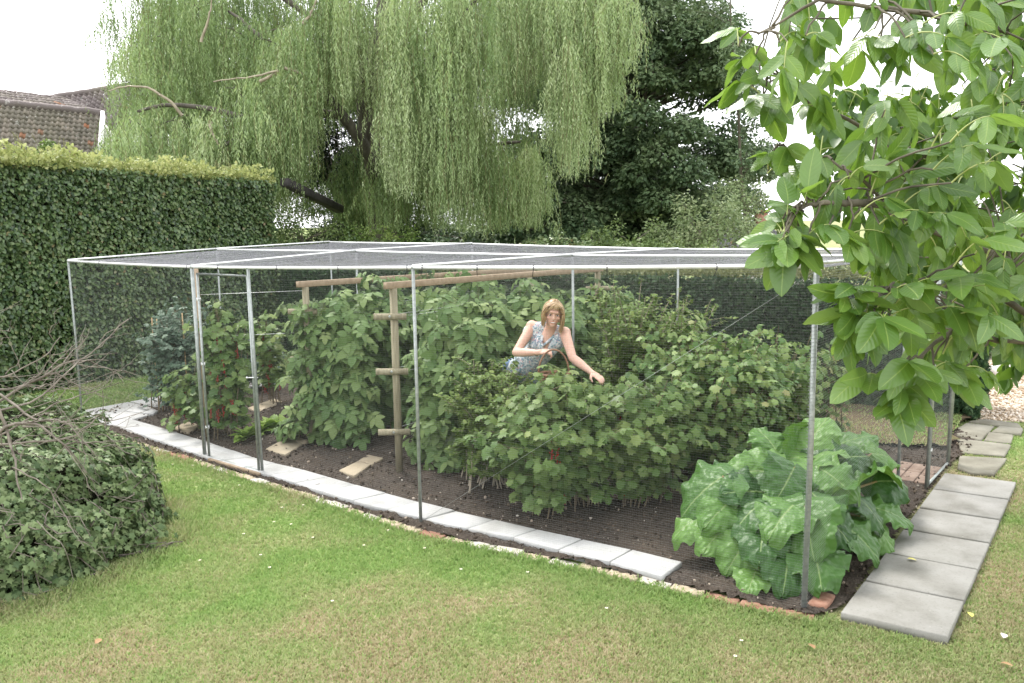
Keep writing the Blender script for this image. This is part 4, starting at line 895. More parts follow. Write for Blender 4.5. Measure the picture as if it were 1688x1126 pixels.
# ---------------------------------------------------------------- ivy mound with dead branches
T_IVY = (lambda c_, ring: (np.array([c_]+ring), [np.array([(0, 1+(i+1) % len(ring), 1+i) for i in range(len(ring))])]))((0, .4, .04), [(0, 0, 0), (-.38, -.02, -.04), (-.30, .28, 0), (-.55, .55, -.06), (-.2, .6, 0), (0, 1, -.08), (.2, .6, 0), (.55, .55, -.06), (.30, .28, 0), (.38, -.02, -.04)])
mx_, my_, ra, rb_, mh = MOUND
im = thing('ivy_mound', 'big rounded mound of ivy on the lawn at the left edge', 'ivy mound', (mx_, my_, 0))
def mound_pt(a, e, k=1.0):
    a = np.asarray(a); e = np.asarray(e); rad = 1+.13*(vnoise(a*2.2+9, e*3, 41)-.5)*2+.13*(vnoise(a*7, e*8, 43)-.5)
    hz = mh*np.sin(e)**.8*(1+.16*np.cos(a-2.6)); r_ = np.cos(e)**.62
    return np.stack([mx_+ra*r_*rad*k*np.cos(a), my_+rb_*r_*rad*k*np.sin(a), hz*rad*k], -1)
Ag, Eg = np.meshgrid(np.linspace(0, 2*PI, 49), np.linspace(0, PI/2, 13), indexing='ij'); V = mound_pt(Ag % (2*PI), Eg, .9).reshape(-1, 3); k = 13; q = (np.arange(48)[:, None]*k+np.arange(12)[None]).ravel()
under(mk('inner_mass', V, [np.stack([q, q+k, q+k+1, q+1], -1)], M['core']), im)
n = 26000; a = rng.uniform(0, 2*PI, n); e = np.arcsin(rng.random(n)); p = mound_pt(a, e)*1.0; ctr = np.array([mx_, my_, .1]); on = nrm((p-ctr)/np.array([ra, rb_, mh])); p = p+on*rng.uniform(-.10, .05, n)[:, None]; p[:, 2] = np.maximum(p[:, 2], .03)
foliage('ivy_leaves', p, nrm(on*.5+rng.normal(0, .4, (n, 3))+[0, 0, -.8]), nrm(on+rng.normal(0, .35, (n, 3))+[0, 0, .4]), rng.uniform(.03, .060, n), T_IVY, M['ivy'], im, np.clip(rng.normal(.45, .22, n), 0, 1))
va = Acc()
for k in range(150):
    a0 = rng.uniform(0, 2*PI); e0 = rng.uniform(.1, 1.3); L = rng.uniform(.25, .8); m_ = 9; aa = a0+np.cumsum(rng.normal(0, .05, m_)); ee = np.clip(e0-np.linspace(0, L, m_)+rng.normal(0, .02, m_), 0.02, 1.5)
    q = mound_pt(aa, ee, 1.03)+rng.normal(0, .012, (m_, 3)); va.add(tube(q, rng.uniform(.002, .005), 4, False), rng.random())
under(va.build('ivy_stems', M['deadtwig']), im)
ga = Acc()
db = thing('dead_branches', 'tangle of bare dead branches lying over the ivy mound, reaching right', 'dead branches', D(-20, 720, 6.2))
da = Acc()
def wander(p0, p1, k=9, j=.03, sag=0): 
    t = np.linspace(0, 1, k)[:, None]; w_ = np.cumsum(rng.normal(0, j, (k, 3)), 0); w_ -= t*w_[-1]; return p0*(1-t)+p1*t+w_+np.array([0, 0, 1])*sag*4*t*(1-t)
def deadb(pts, r, d0, subs=5, first=True):
    q = np.array([D(u, v, d) for u, v, d in pts]); t = np.linspace(0, 1, len(q)); tt = np.linspace(0, 1, 14); C = np.stack([np.interp(tt, t, q[:, k]) for k in range(3)], 1)+np.cumsum(rng.normal(0, .006, (14, 3)), 0)
    da.add(tube(C, [r, r*.35], 6, False), rng.random())
    for s in range(subs):
        i = rng.integers(3, 13); L = rng.uniform(.15, .5); dd = nrm(C[min(i+1, 13)]-C[i-1]); e = C[i]+nrm(dd+rng.normal(0, .55, 3))*L; w_ = wander(C[i], e, 7, .012); da.add(tube(w_, [r*.4, .0012], 4, False), rng.random())
        for s2 in range(2):
            j = rng.integers(2, 6); e2 = w_[j]+nrm(dd+rng.normal(0, .8, 3))*L*.45; da.add(tube(wander(w_[j], e2, 5, .008), [r*.22, .001], 3, False), rng.random())
deadb([(-60, 700, 5.7), (40, 632, 5.8), (100, 600, 5.9), (130, 587, 6.0), (165, 587, 6.1)], .012, 5.8, 8)
deadb([(-60, 690, 5.5), (60, 660, 5.6), (110, 615, 5.7), (160, 570, 5.9), (215, 522, 6.1)], .009, 5.6, 7)
deadb([(-60, 640, 5.8), (20, 645, 5.8), (85, 615, 5.9), (125, 630, 6.0), (145, 650, 6.0)], .010, 5.6, 6)
deadb([(-40, 740, 5.4), (40, 690, 5.5), (80, 665, 5.6), (140, 650, 5.8), (190, 628, 5.9)], .008, 5.6, 6)
deadb([(-60, 760, 5.2), (10, 700, 5.3), (60, 700, 5.4), (100, 735, 5.4), (140, 780, 5.5)], .013, 5.3, 7)
deadb([(-20, 640, 5.3), (5, 700, 5.3), (20, 760, 5.2), (30, 820, 5.1)], .012, 5.3, 5)
deadb([(-60, 620, 5.7), (10, 625, 5.7), (70, 590, 5.8), (95, 560, 5.9)], .008, 5.3, 6)
deadb([(-60, 735, 5.3), (40, 730, 5.4), (120, 720, 5.5), (158, 690, 5.6)], .010, 5.3, 6)
deadb([(-40, 600, 5.9), (0, 580, 5.9), (10, 560, 5.9)], .006, 5.3, 3)
deadb([(20, 770, 5.2), (70, 800, 5.2), (110, 850, 5.2), (140, 900, 5.1)], .005, 5.3, 3)
deadb([(0, 650, 5.6), (60, 690, 5.5), (110, 690, 5.5), (160, 745, 5.5)], .009, 5.3, 6)
deadb([(60, 860, 5.1), (100, 900, 5.0), (120, 960, 5.0), (115, 1000, 5.0)], .003, 5.3, 1)
for k in range(5):
    u0, v0 = rng.uniform(-40, 60), rng.uniform(640, 760); deadb([(u0, v0, 5.5), (u0+rng.uniform(20, 70), v0+rng.uniform(-50, 60), 5.6), (u0+rng.uniform(80, 150), v0+rng.uniform(-90, 80), 5.7)], .004, 5.5, 3)
under(da.build('branches', M['deadtwig']), db)
# ---------------------------------------------------------------- weeping willow
WB = D(628, 420, 20.5); WB = np.array([WB[0], WB[1], 0])
_w = 1
wt = thing('willow_tree', 'huge weeping willow with long pale green trailing strands behind the cage', 'willow tree', WB)
# (u centre, v top, v bottom, half width px, distance, strands, tint)
cur = [(-1, 0, 0, 0, 0, 0, 0)][:0]
cur += [(205, 215, 300, 55, 17.6, 110, .5), (255, 165, 330, 90, 18.0, 190, .45), (340, 175, 330, 85, 17.8, 170, .5), (420, 185, 350, 80, 18.2, 170, .5), (345, 225, 300, 35, 17.0, 50, .75), (230, 35, 150, 55, 19.5, 130, .45), (275, -60, 165, 80, 20.5, 170, .4), (330, -40, 200, 80, 19.5, 170, .45), (250, 110, 210, 70, 19.0, 110, .45),
        (420, 20, 230, 80, 19.0, 180, .5), (480, 40, 260, 80, 18.0, 210, .6), (480, 130, 330, 50, 17.8, 120, .55), (410, 120, 300, 60, 17.4, 110, .6), (560, -20, 190, 80, 18.6, 190, .55), (540, -60, 180, 80, 18.0, 150, .6), (440, 230, 330, 50, 18.6, 80, .4),
        (660, -50, 300, 52, 17.6, 260, .66), (630, 250, 395, 45, 19.3, 130, .35), (665, 80, 330, 45, 17.2, 120, .66), (735, -50, 300, 60, 17.2, 230, .6), (740, 120, 388, 55, 17.8, 200, .5), (790, 170, 385, 55, 18.4, 190, .42), (800, -60, 200, 60, 17.8, 190, .52), (700, 180, 300, 40, 18.2, 90, .5),
        (870, -60, 130, 60, 18.6, 160, .5), (930, -60, 160, 60, 17.8, 190, .58), (940, 60, 300, 45, 17.2, 200, .62), (985, -40, 190, 50, 17.6, 150, .56), (1025, -30, 120, 40, 17.6, 110, .55), (985, 60, 200, 40, 17.8, 90, .55),
        (870, 235, 385, 42, 19.2, 200, .45), (820, 240, 390, 45, 19.4, 150, .35), (520, 290, 370, 60, 21.5, 110, .2), (600, 220, 390, 60, 22, 150, .08), (570, 40, 200, 90, 22.5, 150, .1), (700, 200, 385, 60, 21.5, 180, .2), (850, -20, 150, 70, 21.5, 130, .3), (760, 0, 260, 90, 22, 180, .25), (960, 20, 200, 60, 21, 110, .3), (420, -20, 200, 120, 22.5, 200, .25), (300, 60, 300, 120, 21.5, 200, .25),
        (520, -260, -40, 240, 19.5, 260, .55), (800, -280, -60, 220, 19, 260, .55), (650, -420, -180, 200, 20.5, 200, .6), (330, -200, -30, 120, 20, 130, .5), (980, -160, -30, 70, 18.5, 90, .55), (560, -200, 0, 300, 24, 200, .3), (840, -200, 20, 200, 24, 160, .3)]
cur += [(u, vt, vt+170, 75, rng.uniform(22, 24.5), 130, rng.uniform(.0, .2)) for u in range(230, 850, 60) for vt in (-60, 50, 150) if not (520 < u < 660 and vt == 150)]  # rear filler strands: the crown's shaded interior put into their low tints
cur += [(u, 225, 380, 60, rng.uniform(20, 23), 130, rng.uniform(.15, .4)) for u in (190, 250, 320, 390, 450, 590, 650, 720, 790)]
P_, D_, N_, S_, T_ = [], [], [], [], []; limbs = Acc(); twig = Acc()
for (u, vt, vb, hw, d, ns_, ti) in cur:
    top = D(u, vt, d); bmid = None
    ntr = max(5, int(ns_/9)); tf_ = np.clip(rng.normal(0, .52, ntr), -1.15, 1.15); td = rng.normal(0, .5, ntr); tv = rng.random(ntr)**1.4*.5; te = rng.random(ntr); tt_ = rng.normal(0, .16, ntr)
    for k in range(int(ns_*1.9)):
        g_ = rng.integers(ntr); loose = rng.random() < .25; f = tf_[g_]+rng.normal(0, 9/max(hw, 20)); f = np.clip(rng.normal(0, .5), -1.15, 1.15) if loose else f
        vs = vt+(vb-vt)*(.36*f*f+(.55*rng.random()**1.6 if loose else tv[g_]+.10*rng.random())); dd = d+(rng.normal(0, .5) if loose else td[g_]+rng.normal(0, .12))
        vb_k = vb-(vb-vt)*((.18*rng.random() if loose else .30*te[g_]+.07*rng.random())+.22*f*f*te[g_])
        L = (vb_k-vs)*dd/FPX
        if L < .25: L = .25
        p0 = D(u+f*hw, vs, dd); m_ = int(L/.042); s = np.arange(m_)*.042
        az = rng.uniform(0, 2*PI); o = np.array([math.cos(az), math.sin(az), 0]); w_ = .05*np.sin(s*rng.uniform(1.5, 3)+rng.uniform(0, 6)); hook = .14*(1-np.exp(-s/.15))
        x = p0+o*hook[:, None]+np.stack([w_, w_*.5, -s+.05*np.exp(-s/.12)], 1)
        if x[-1, 2] < .1: x = x[x[:, 2] > .1]; m_ = len(x); s = s[:m_]
        if m_ < 3: continue
        a2 = rng.uniform(0, 2*PI, m_); dirn = nrm(np.stack([np.cos(a2)*.5, np.sin(a2)*.5, -np.ones(m_)*rng.uniform(.5, 1.4, m_)], 1))
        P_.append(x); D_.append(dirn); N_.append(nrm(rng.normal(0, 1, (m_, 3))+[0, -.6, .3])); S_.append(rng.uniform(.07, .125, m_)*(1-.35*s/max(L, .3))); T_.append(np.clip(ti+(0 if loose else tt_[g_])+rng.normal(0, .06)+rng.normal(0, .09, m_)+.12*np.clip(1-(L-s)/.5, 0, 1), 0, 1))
        if k % 6 == 0: twig.add(tube(x[::max(1, m_//5)], .006, 3, False), rng.random())
P_ = np.concatenate(P_); print('willow leaves', len(P_))
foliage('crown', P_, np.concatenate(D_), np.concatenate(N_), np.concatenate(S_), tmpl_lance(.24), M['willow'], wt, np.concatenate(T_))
del D_, N_, S_, T_
def q3(l): return np.array([D(u, v, d) for u, v, d in l])
tr = Acc(); tr.add(tube(np.concatenate([[WB], q3([(632, 380, 20.4), (628, 300, 20.3), (612, 240, 20.2), (600, 150, 20.2), (630, 40, 20), (640, -120, 20), (650, -300, 20)])]), [.40, .34, .30, .26, .22, .16, .10, .05], 14))
under(tr.build('trunk', M['willowbark'], None, True), wt)
LB = [[(618, 300, 19.9), (592, 235, 19.0), (548, 172, 18.4), (500, 120, 19.2), (440, 60, 19.2), (380, 10, 19.6)], [(622, 310, 20.4), (640, 230, 20), (680, 130, 19), (740, 40, 18.4), (800, -40, 18)], [(615, 250, 20.2), (560, 60, 20), (420, -40, 20), (300, -60, 20.2)],
      [(605, 180, 20.1), (700, -20, 19.5), (850, -100, 19), (960, -80, 18.4), (1030, -40, 18)], [(560, 190, 19.6), (470, 190, 18.8), (400, 195, 18.3), (300, 175, 18), (215, 190, 17.7)], [(628, 330, 20.4), (700, 260, 20), (800, 235, 19.6), (860, 232, 19.3)], [(500, 120, 19.2), (420, 200, 18), (350, 225, 17.2)]]
for l in LB:
    q = q3(l); k = len(q); tt = np.linspace(0, 1, 16); C = np.stack([np.interp(tt, np.linspace(0, 1, k), q[:, i]) for i in range(3)], 1)+np.cumsum(rng.normal(0, .03, (16, 3)), 0)
    under(Acc().add(tube(C, [.16 if len(l) > 5 else .11, .03], 9), rng.random()).build('limb', M['willowbark'], None, True), wt)
for (u, vt, vb, hw, d, ns_, ti) in cur:
    for s in (-.7, .7):
        e = D(u+s*hw, vt+25, d); o = D(u, max(vt, -200)+60, d+.5); limbs.add(tube(wander(o, e, 8, .03, .12), [.018, .006], 5, False), rng.random())
tag(under(limbs.build('small_limbs', M['willowbark'], None, True), wt), kind='stuff'); under(twig.build('strands', M['cane']), wt)
pt_ = Acc()
for l in ([(430, 135, 17.3), (470, 112, 17.2), (440, 122, 17.2), (395, 130, 17.1), (350, 136, 17.0)], [(470, 112, 17.2), (500, 122, 17.3), (515, 140, 17.4)], [(300, 190, 17.5), (260, 148, 17.3), (215, 140, 17.2), (180, 150, 17.1)], [(500, 40, 17.2), (520, 10, 17.3), (525, -30, 17.4)], [(330, 70, 18.5), (345, 30, 18.4), (350, -10, 18.4)], [(345, 200, 16.9), (352, 225, 16.9), (360, 240, 17)]):
    q_ = q3(l); tt = np.linspace(0, 1, 14); C = np.stack([np.interp(tt, np.linspace(0, 1, len(q_)), q_[:, i]) for i in range(3)], 1)
    for _ in range(3): C[1:-1] = (C[:-2]+2*C[1:-1]+C[2:])/4
    under(Acc().add(tube(C+rng.normal(0, .012, C.shape), [.034, .010], 6, False), rng.random()).build('bare_bough', M['paletwig'], None, True), wt)
# stub of a sawn willow limb poking out, built as a box
sl_ = q3([(560, 345, 19.4), (500, 316, 17.5), (469, 300, 17.1)]); stub = thing('sawn_limb', 'dark weathered stub of a sawn willow limb sticking out of the greenery right of the tall hedge', 'beam', sl_[0])
under(Acc().add(beam(sl_[0], sl_[2], .2, .17, bev=.02)).build('limb_end', M['darkboard']), stub)

# ---------------------------------------------------------------- leafy trees made of boughs
def boughs(name, label, cat, clumps, base, trunkr, T, mat, lsize, per, barkm='bark', trunk_to=None, group=None, flat=.55, droopy=.5, dens=None, thin=0.):
    t = thing(name, label, cat, (base[0], base[1], 0), group); P_, D_, N_, S_, T_ = [], [], [], [], []; lm = Acc()
    tt = np.asarray(trunk_to); k = 8; tk = np.array([lerp(np.array([base[0], base[1], -.05]), tt, s) for s in np.linspace(0, 1, k)])+rng.normal(0, trunkr*.25, (k, 3))*np.array([1, 1, 0]); tk[0] = [base[0], base[1], -.05]
    for (u, v, r, d) in clumps:
        c_ = D(u, v, d); R = r*d/FPX; n = int(per*(r/40)**2)+20; tb = np.clip(rng.normal(.48, .13), .1, .9)
        dv = rdir(n); dv[:, 2] = np.abs(dv[:, 2])*rng.choice([1, 1, 1, -.6], n); rad = R*(rng.random(n)**.33)*(1+.25*(vnoise(dv[:, 0]*4+u, dv[:, 2]*4+v, 3)-.5)*2)
        x = c_+dv*rad[:, None]*np.array([1, 1, flat+.2]); x[:, 2] -= droopy*R*(np.hypot(dv[:, 0], dv[:, 1])*rad/R)**2*.5
        ok = x[:, 2] > .05; x = x[ok]; dv = dv[ok]; n = len(x)
        P_.append(x); o = nrm(dv*np.array([1, 1, .3])); D_.append(nrm(o+rng.normal(0, .5, (n, 3))+[0, 0, -.5])); N_.append(nrm(dv*.7+rng.normal(0, .45, (n, 3))+[0, 0, .6])); S_.append(lsize*rng.uniform(.6, 1.25, n)); T_.append(np.clip(tb+rng.normal(0, .14, n)+.10*dv[:, 2], 0, 1))
        zt = np.clip((c_[2]-R*1.2)/max(tt[2], .1), .05, .95); o = np.array([np.interp(zt, np.linspace(0, 1, k), tk[:, i]) for i in range(3)]); Lm = wander(o, c_, 7, .02*R+.01, .05); lm.add(tube(Lm, [trunkr*.16, trunkr*.04], 5, False), rng.random())
        for s in range(4):
            e = c_+rdir(1)[0]*R*.8; lm.add(tube(wander(c_, e, 5, .01*R), [trunkr*.06, trunkr*.02], 4, False), rng.random())
    W = np.concatenate; foliage('crown', W(P_), W(D_), W(N_), W(S_), T, mat, t, W(T_))
    under(Acc().add(tube(tk, [trunkr, trunkr*.3], 10)).build('trunk', M[barkm], None, True), t); under(lm.build('limbs', M[barkm]), t)
    return t
def clumps_in(poly, n, rmin, rmax, d0, d1):
    poly = np.array(poly, float); out = []; x0, y0 = poly.min(0); x1, y1 = poly.max(0)
    while len(out) < n:
        u, v = rng.uniform(x0, x1), rng.uniform(y0, y1)
        if inpoly(np.array([u]), np.array([v]), poly)[0]: out.append((u, v, rng.uniform(rmin, rmax), rng.uniform(d0, d1)))
    return out
c_ = clumps_in([(830, -260), (1120, -320), (1180, -20), (1200, 60), (1225, 190), (1255, 300), (1235, 400), (850, 400), (830, 150)], 170, 24, 52, 25.5, 29.5)
c_ += clumps_in([(830, -260), (1120, -260), (1180, 60), (1220, 300), (1200, 400), (850, 400)], 45, 45, 75, 31, 33)
c_ += clumps_in([(840, 320), (960, 310), (980, 410), (830, 410)], 26, 24, 40, 24.5, 28)
c_ += [(1135, 215, 40, 24.6), (1090, 255, 38, 24.6), (1060, 190, 34, 24.6), (1130, 285, 42, 24.4), (1175, 330, 36, 24.5), (1090, 330, 36, 24.5), (1050, 290, 36, 25), (1190, 120, 30, 25.5), (1140, 60, 40, 25.5)]
bt = D(1060, 420, 28.5); boughs('beech_tree', 'tall dark green tree right of the willow, darkest in the scene', 'tree', c_, bt, .4, T_SI, M['darkleaf'], .16, 950, trunk_to=D(1050, -150, 28.5))
# loose sprays of a lighter tree against the sky
c_ = clumps_in([(1180, 40), (1215, 20), (1235, 130), (1265, 170), (1285, 260), (1290, 330), (1215, 360), (1220, 230)], 34, 9, 20, 21, 22.5)+clumps_in([(1060, -40), (1200, -60), (1225, 40), (1195, 90), (1160, 60)], 16, 12, 24, 22, 23)
boughs('birch_tree', 'thin birch with open dark sprays against the sky, right of the darkest tree', 'tree', c_, D(1240, 420, 22), .055, T_SI, M['darkleaf'], .10, 650, trunk_to=D(1200, -60, 22), flat=.9, droopy=.9)
c_ = clumps_in([(1085, 330), (1120, 332), (1160, 350), (1225, 330), (1250, 395), (1240, 440), (1060, 440), (1060, 360)], 26, 16, 30, 15.5, 17)
boughs('pale_shrub', 'pale yellow green shrub with feathery tips above the right of the cage roof', 'shrub', c_, D(1150, 440, 16.5), .08, T_SI, M['paleshrub'], .07, 520, trunk_to=D(1150, 380, 16.5), flat=.9)
c_ = clumps_in([(1010, 365), (1060, 350), (1090, 380), (1080, 440), (960, 440), (975, 395)], 18, 14, 26, 15, 16)
boughs('light_shrub', 'mid green shrub between the willow and the pale feathery shrub', 'shrub', c_, D(1040, 440, 15.5), .08, T_SI, M['shrub'], .065, 520, trunk_to=D(1040, 400, 15.5), flat=.9)
c_ = clumps_in([(1190, 300), (1235, 280), (1262, 330), (1262, 400), (1200, 420)], 14, 12, 22, 19, 20)
boughs('light_shrub', 'bright green small tree beside the slate roof, right of the pale feathery shrub', 'shrub', c_, D(1230, 440, 19.5), .08, T_SI, M['paleshrub'], .08, 380, trunk_to=D(1230, 330, 19.5), flat=.9)
# evergreen under the willow, left shrubs
c_ = clumps_in([(500, 130), (650, 130), (650, 300), (510, 300)], 30, 22, 36, 24.5, 26)+clumps_in([(470, 310), (520, 270), (590, 255), (640, 290), (680, 350), (680, 440), (470, 440)], 36, 20, 36, 22.5, 25)  # first group is a dark backdrop added for shade inside the willow
boughs('dark_evergreen', 'dark evergreen bush below the willow crown, right of the tall hedge', 'shrub', c_, D(560, 440, 23.5), .15, T_LA, M['conifer'], .22, 1500, trunk_to=D(560, 330, 23.5), flat=.8, droopy=1.2)
c_ = clumps_in([(455, 355), (500, 350), (560, 365), (590, 385), (590, 440), (430, 440), (430, 400)], 26, 14, 24, 17, 18)
boughs('garden_shrub', 'grey green shrub with pinkish tips at the right end of the tall hedge', 'shrub', c_, D(500, 440, 17.5), .08, T_SI, M['shrub'], .065, 620, trunk_to=D(500, 390, 17.5), flat=.9)
c_ = clumps_in([(560, 378), (640, 370), (680, 385), (690, 440), (550, 440)], 22, 12, 20, 17.2, 18)
boughs('garden_shrub', 'bright green shrub just above the far corner of the cage roof', 'shrub', c_, D(620, 440, 17.6), .08, T_SI, M['goose'], .06, 700, trunk_to=D(620, 400, 17.6), flat=.7)
c_ = [(rng.uniform(560, 1130), rng.uniform(372, 440), rng.uniform(16, 30), rng.uniform(26, 32)) for q in range(190)]
boughs('far_shrubbery', 'dark band of shrubs beyond the willow trunk, just above the cage roof', 'shrubs', c_, D(840, 440, 29), .1, T_SI, M['darkleaf'], .2, 330, trunk_to=D(840, 400, 29), flat=.9)
c_ = [(rng.uniform(1560, 2900), rng.uniform(330, 430), rng.uniform(20, 40), rng.uniform(20, 26)) for q in range(70)]
boughs('far_shrubbery', 'dark shrubs far behind the gravel, at the right edge behind walnut leaves', 'shrubs', c_, D(2000, 440, 23), .1, T_SI, M['darkleaf'], .2, 300, trunk_to=D(2000, 380, 23), flat=.9)
# mixed planting seen between yew hedge and roof
for k, (u0, u1, lb, mm) in enumerate([(700, 860, 'dark shrub over the low hedge, behind the raspberry tops', 'conifer'), (860, 1010, 'dark green shrub over the low hedge, behind the woman', 'beech'), (1010, 1170, 'olive green shrub over the low hedge, below the pale feathery shrub', 'shrub'), (1170, 1330, 'shrub with dull pink tints over the low hedge near the corner pole', 'shrub'), (1330, 1560, 'shrub over the low hedge hidden behind the overhanging walnut leaves', 'beech')]):
    c_ = [(rng.uniform(u0, u1), rng.uniform(412, 460), rng.uniform(16, 30), rng.uniform(13.6, 14.6)-(.0028*max(0, u0-900))) for q in range(16)]
    boughs('border_shrub', lb, 'shrub', c_, D((u0+u1)/2, 480, 14), .05, T_SI, M[mm], .06, 620, trunk_to=D((u0+u1)/2, 440, 14), flat=.9, group='shrubs behind the low hedge')
c_ = [(rng.uniform(480, 720), rng.uniform(412, 450), rng.uniform(18, 28), rng.uniform(16, 16.8)) for q in range(24)]
boughs('border_shrub', 'dark shrub behind the far left corner of the cage', 'shrub', c_, D(600, 480, 16.3), .05, T_SI, M['beech'], .07, 620, trunk_to=D(600, 440, 16.3), flat=.9, group='shrubs behind the low hedge')
# small green tuft on the hedge line against the roof
c_ = [(75, 240, 7, 16), (82, 236, 7, 16), (70, 246, 8, 16), (78, 262, 12, 16), (78, 290, 14, 16)]
boughs('sapling', 'small dark green sprig poking above the tall hedge in front of the tiled roof', 'sapling', c_, D(78, 400, 16), .03, T_SI, M['goose'], .06, 1500, trunk_to=D(78, 245, 16), flat=1)
# hedge end growth right of the yew and far planting at the right edge
c_ = clumps_in([(1600, 560), (1720, 540), (1720, 625), (1620, 612)], 14, 20, 34, 13.5, 14.5)
boughs('border_shrub', 'shrub beyond the gravel at the right edge, half hidden by walnut leaves', 'shrub', c_, D(1670, 640, 14), .06, T_SI, M['beech'], .07, 500, trunk_to=D(1670, 580, 14), flat=.9, group='shrubs behind the low hedge')
rw = xy(1700, 628); 
for k in range(11):
    g = D(1625+9*k+rng.uniform(-2, 2), 634+rng.uniform(-3, 3), 12.0+rng.uniform(-.2, .2)); g[2] = max(.03, 0); Vb, Fb = ball((0, 0, .05), rng.uniform(.05, .11, 3), 7, 4); Vb = Vb+rng.normal(0, .008, Vb.shape); o = mk('rockery_stone', Vb, Fb, M['whitestone' if k % 3 else 'slabstone']); o.location = g
    tag(o, '%s stone from the left in the low rockery edging beyond the gravel' % ordinal(k+1), 'stone', 'rockery stones beyond the gravel')

# ---------------------------------------------------------------- buildings
def tiled(name, corners, mat, parent, rows_, cols, wave=.05, thick=.04, par=True):
    """pantiles: corners = eave left, eave right, ridge right, ridge left"""
    a, b, c_, d = [np.asarray(x, float) for x in corners]; nrml = nrm(np.cross(b-a, d-a)); 
    if nrml[2] < 0: nrml = -nrml
    acc = Acc(); kk = 5
    for r in range(rows_):
        t0, t1 = r/rows_, (r+1.12)/rows_
        for q in range(cols):
            ss = (q+np.linspace(0, 1.04, kk))/cols; h = wave*np.sin(np.linspace(0, 2*PI, kk)); jit = rng.normal(0, .006)
            lo = [lerp(lerp(a, b, s), lerp(d, c_, s), t0)+nrml*(thick+hh+jit) for s, hh in zip(ss, h)]; hi = [lerp(lerp(a, b, s), lerp(d, c_, s), min(t1, 1))+nrml*(hh+jit) for s, hh in zip(ss, h)]
            bt_ = [p-nrml*thick for p in lo]; V = np.array(bt_+lo+hi); F = [(i, i+1, kk+i+1, kk+i) for i in range(kk-1)]+[(kk+i, kk+i+1, 2*kk+i+1, 2*kk+i) for i in range(kk-1)]
            acc.add((V, [np.array(F)]), rng.random())
    o = acc.build(name, mat); under(o, parent); return o
# old barn on the left: near roof with ridge, hip strip and dark roof behind
e0 = D(-260, 300, 24); rdg1 = D(166, 187, 27.0); rdg0 = D(-260, 130, 24); 
barn = thing('barn', 'old barn with mossy brown pantile roof behind the tall hedge', 'barn', (e0[0], e0[1]+2, 0))
rr = D(166, 187, 26.5); rl_ = D(-300, 141, 22.5); el = rl_+np.array([.8, -2.6, -2.6]); er = D(158, 290, 24.6)
tiled('roof', [el, er, rr, rl_], M['tileold'], barn, 15, 46, .035)
rid = Acc().add(tube([lerp(rl_, rr, t) for t in np.linspace(-.0, 1, 40)]+rng.normal(0, .01, (40, 3)), .13, 8), .3).build('ridge_tiles', M['tiledark'], None, True); under(rid, barn)
hr = D(104, 161, 29.5); hl2 = D(-300, 112, 27)
tiled('rear_roof', [rl_+[0, .3, 0], rr+[0, .3, 0], hr, hl2], M['tiledark'], barn, 6, 46, .035)
under(Acc().add(beam(er+np.array([.1, -.1, -.1]), rr+np.array([.12, -.1, -.02]), .10, .22)).build('bargeboard', M['white']), barn)
wl = Acc(); wl.add(prism([el[:2]+[0, .3], er[:2]+[0, .3], (er+[-.2, 5, 0])[:2], (el+[0, 5, 0])[:2]], 0, el[2]-.02)); under(wl.build('wall', M['render']), barn)
gv = np.array([er+[-.02, .2, -.05], er+[-.02, 4.2, -.05], rr+[-.05, .1, -.15]]); gv = np.concatenate([gv, gv+[-.15, 0, 0]]); under(mk('gable', gv, [np.array([(0, 1, 2), (5, 4, 3)]), np.array([(0, 3, 4, 1), (1, 4, 5, 2), (2, 5, 3, 0)])], M['render']), barn)
b2 = thing('far_barn', 'far building with dark red pantile roof between the barn and the willow', 'barn', D(200, 400, 31))
ra_ = D(60, 166, 32); rb2 = D(245, 126, 34); 
tiled('roof', [D(60, 250, 29), D(265, 215, 31), rb2+np.array([2.0, .4, .15]), ra_-np.array([0, 0, 0])], M['tiledark'], b2, 14, 30, .05)
under(Acc().add(tube([lerp(ra_, rb2+np.array([2, .4, .15]), t)+rng.normal(0, .012, 3) for t in np.linspace(0, 1, 24)], .13, 8), .3).build('ridge_tiles', M['tiledark'], None, True), b2)
bw = D(60, 250, 29.3); bw2 = D(265, 215, 31.3); under(Acc().add(prism([bw[:2], bw2[:2], bw2[:2]+[0, 5], bw[:2]+[0, 5]], 0, min(bw[2], bw2[2])-.1)).build('wall', M['render']), b2)
# cottage roof and chimney at the right
ct = thing('cottage', 'small slate roofed cottage with brick chimney above the right of the cage roof', 'cottage', D(1260, 420, 24))
r1, r2 = D(1190, 385, 25), D(1272, 362, 24); tiled('roof', [D(1160, 425, 23.5), D(1340, 425, 21.5), D(1262, 368, 24.5), D(1196, 372, 26)], M['tilegrey'], ct, 10, 22, .008, .015)
w0, w1 = D(1160, 427, 23.8), D(1340, 427, 21.8); under(Acc().add(prism([w0[:2], w1[:2], w1[:2]+[1, 4], w0[:2]+[1, 4]], 0, w1[2]-.05)).build('wall', M['render']), ct)
cc = D(1254, 378, 25); sx = .16
ch = Acc().add(prism([cc[:2]+[-.16, -.16], cc[:2]+[.16, -.16], cc[:2]+[.16, .16], cc[:2]+[-.16, .16]], cc[2]-.3, D(1254, 350, 25)[2], .01)).add(prism([cc[:2]+[-.2, -.2], cc[:2]+[.2, -.2], cc[:2]+[.2, .2], cc[:2]+[-.2, .2]], D(1254, 350, 25)[2]+.002, D(1254, 346, 25)[2], .01)); co = ch.build('chimney', M['brickred']); under(co, ct)
pt2 = Acc().add(tube([np.array([cc[0], cc[1], D(1254, 346, 25)[2]]), np.array([cc[0], cc[1], D(1254, 338, 25)[2]])], .07, 8)).build('chimney_pot', M['tiledark']); pt2.parent = co

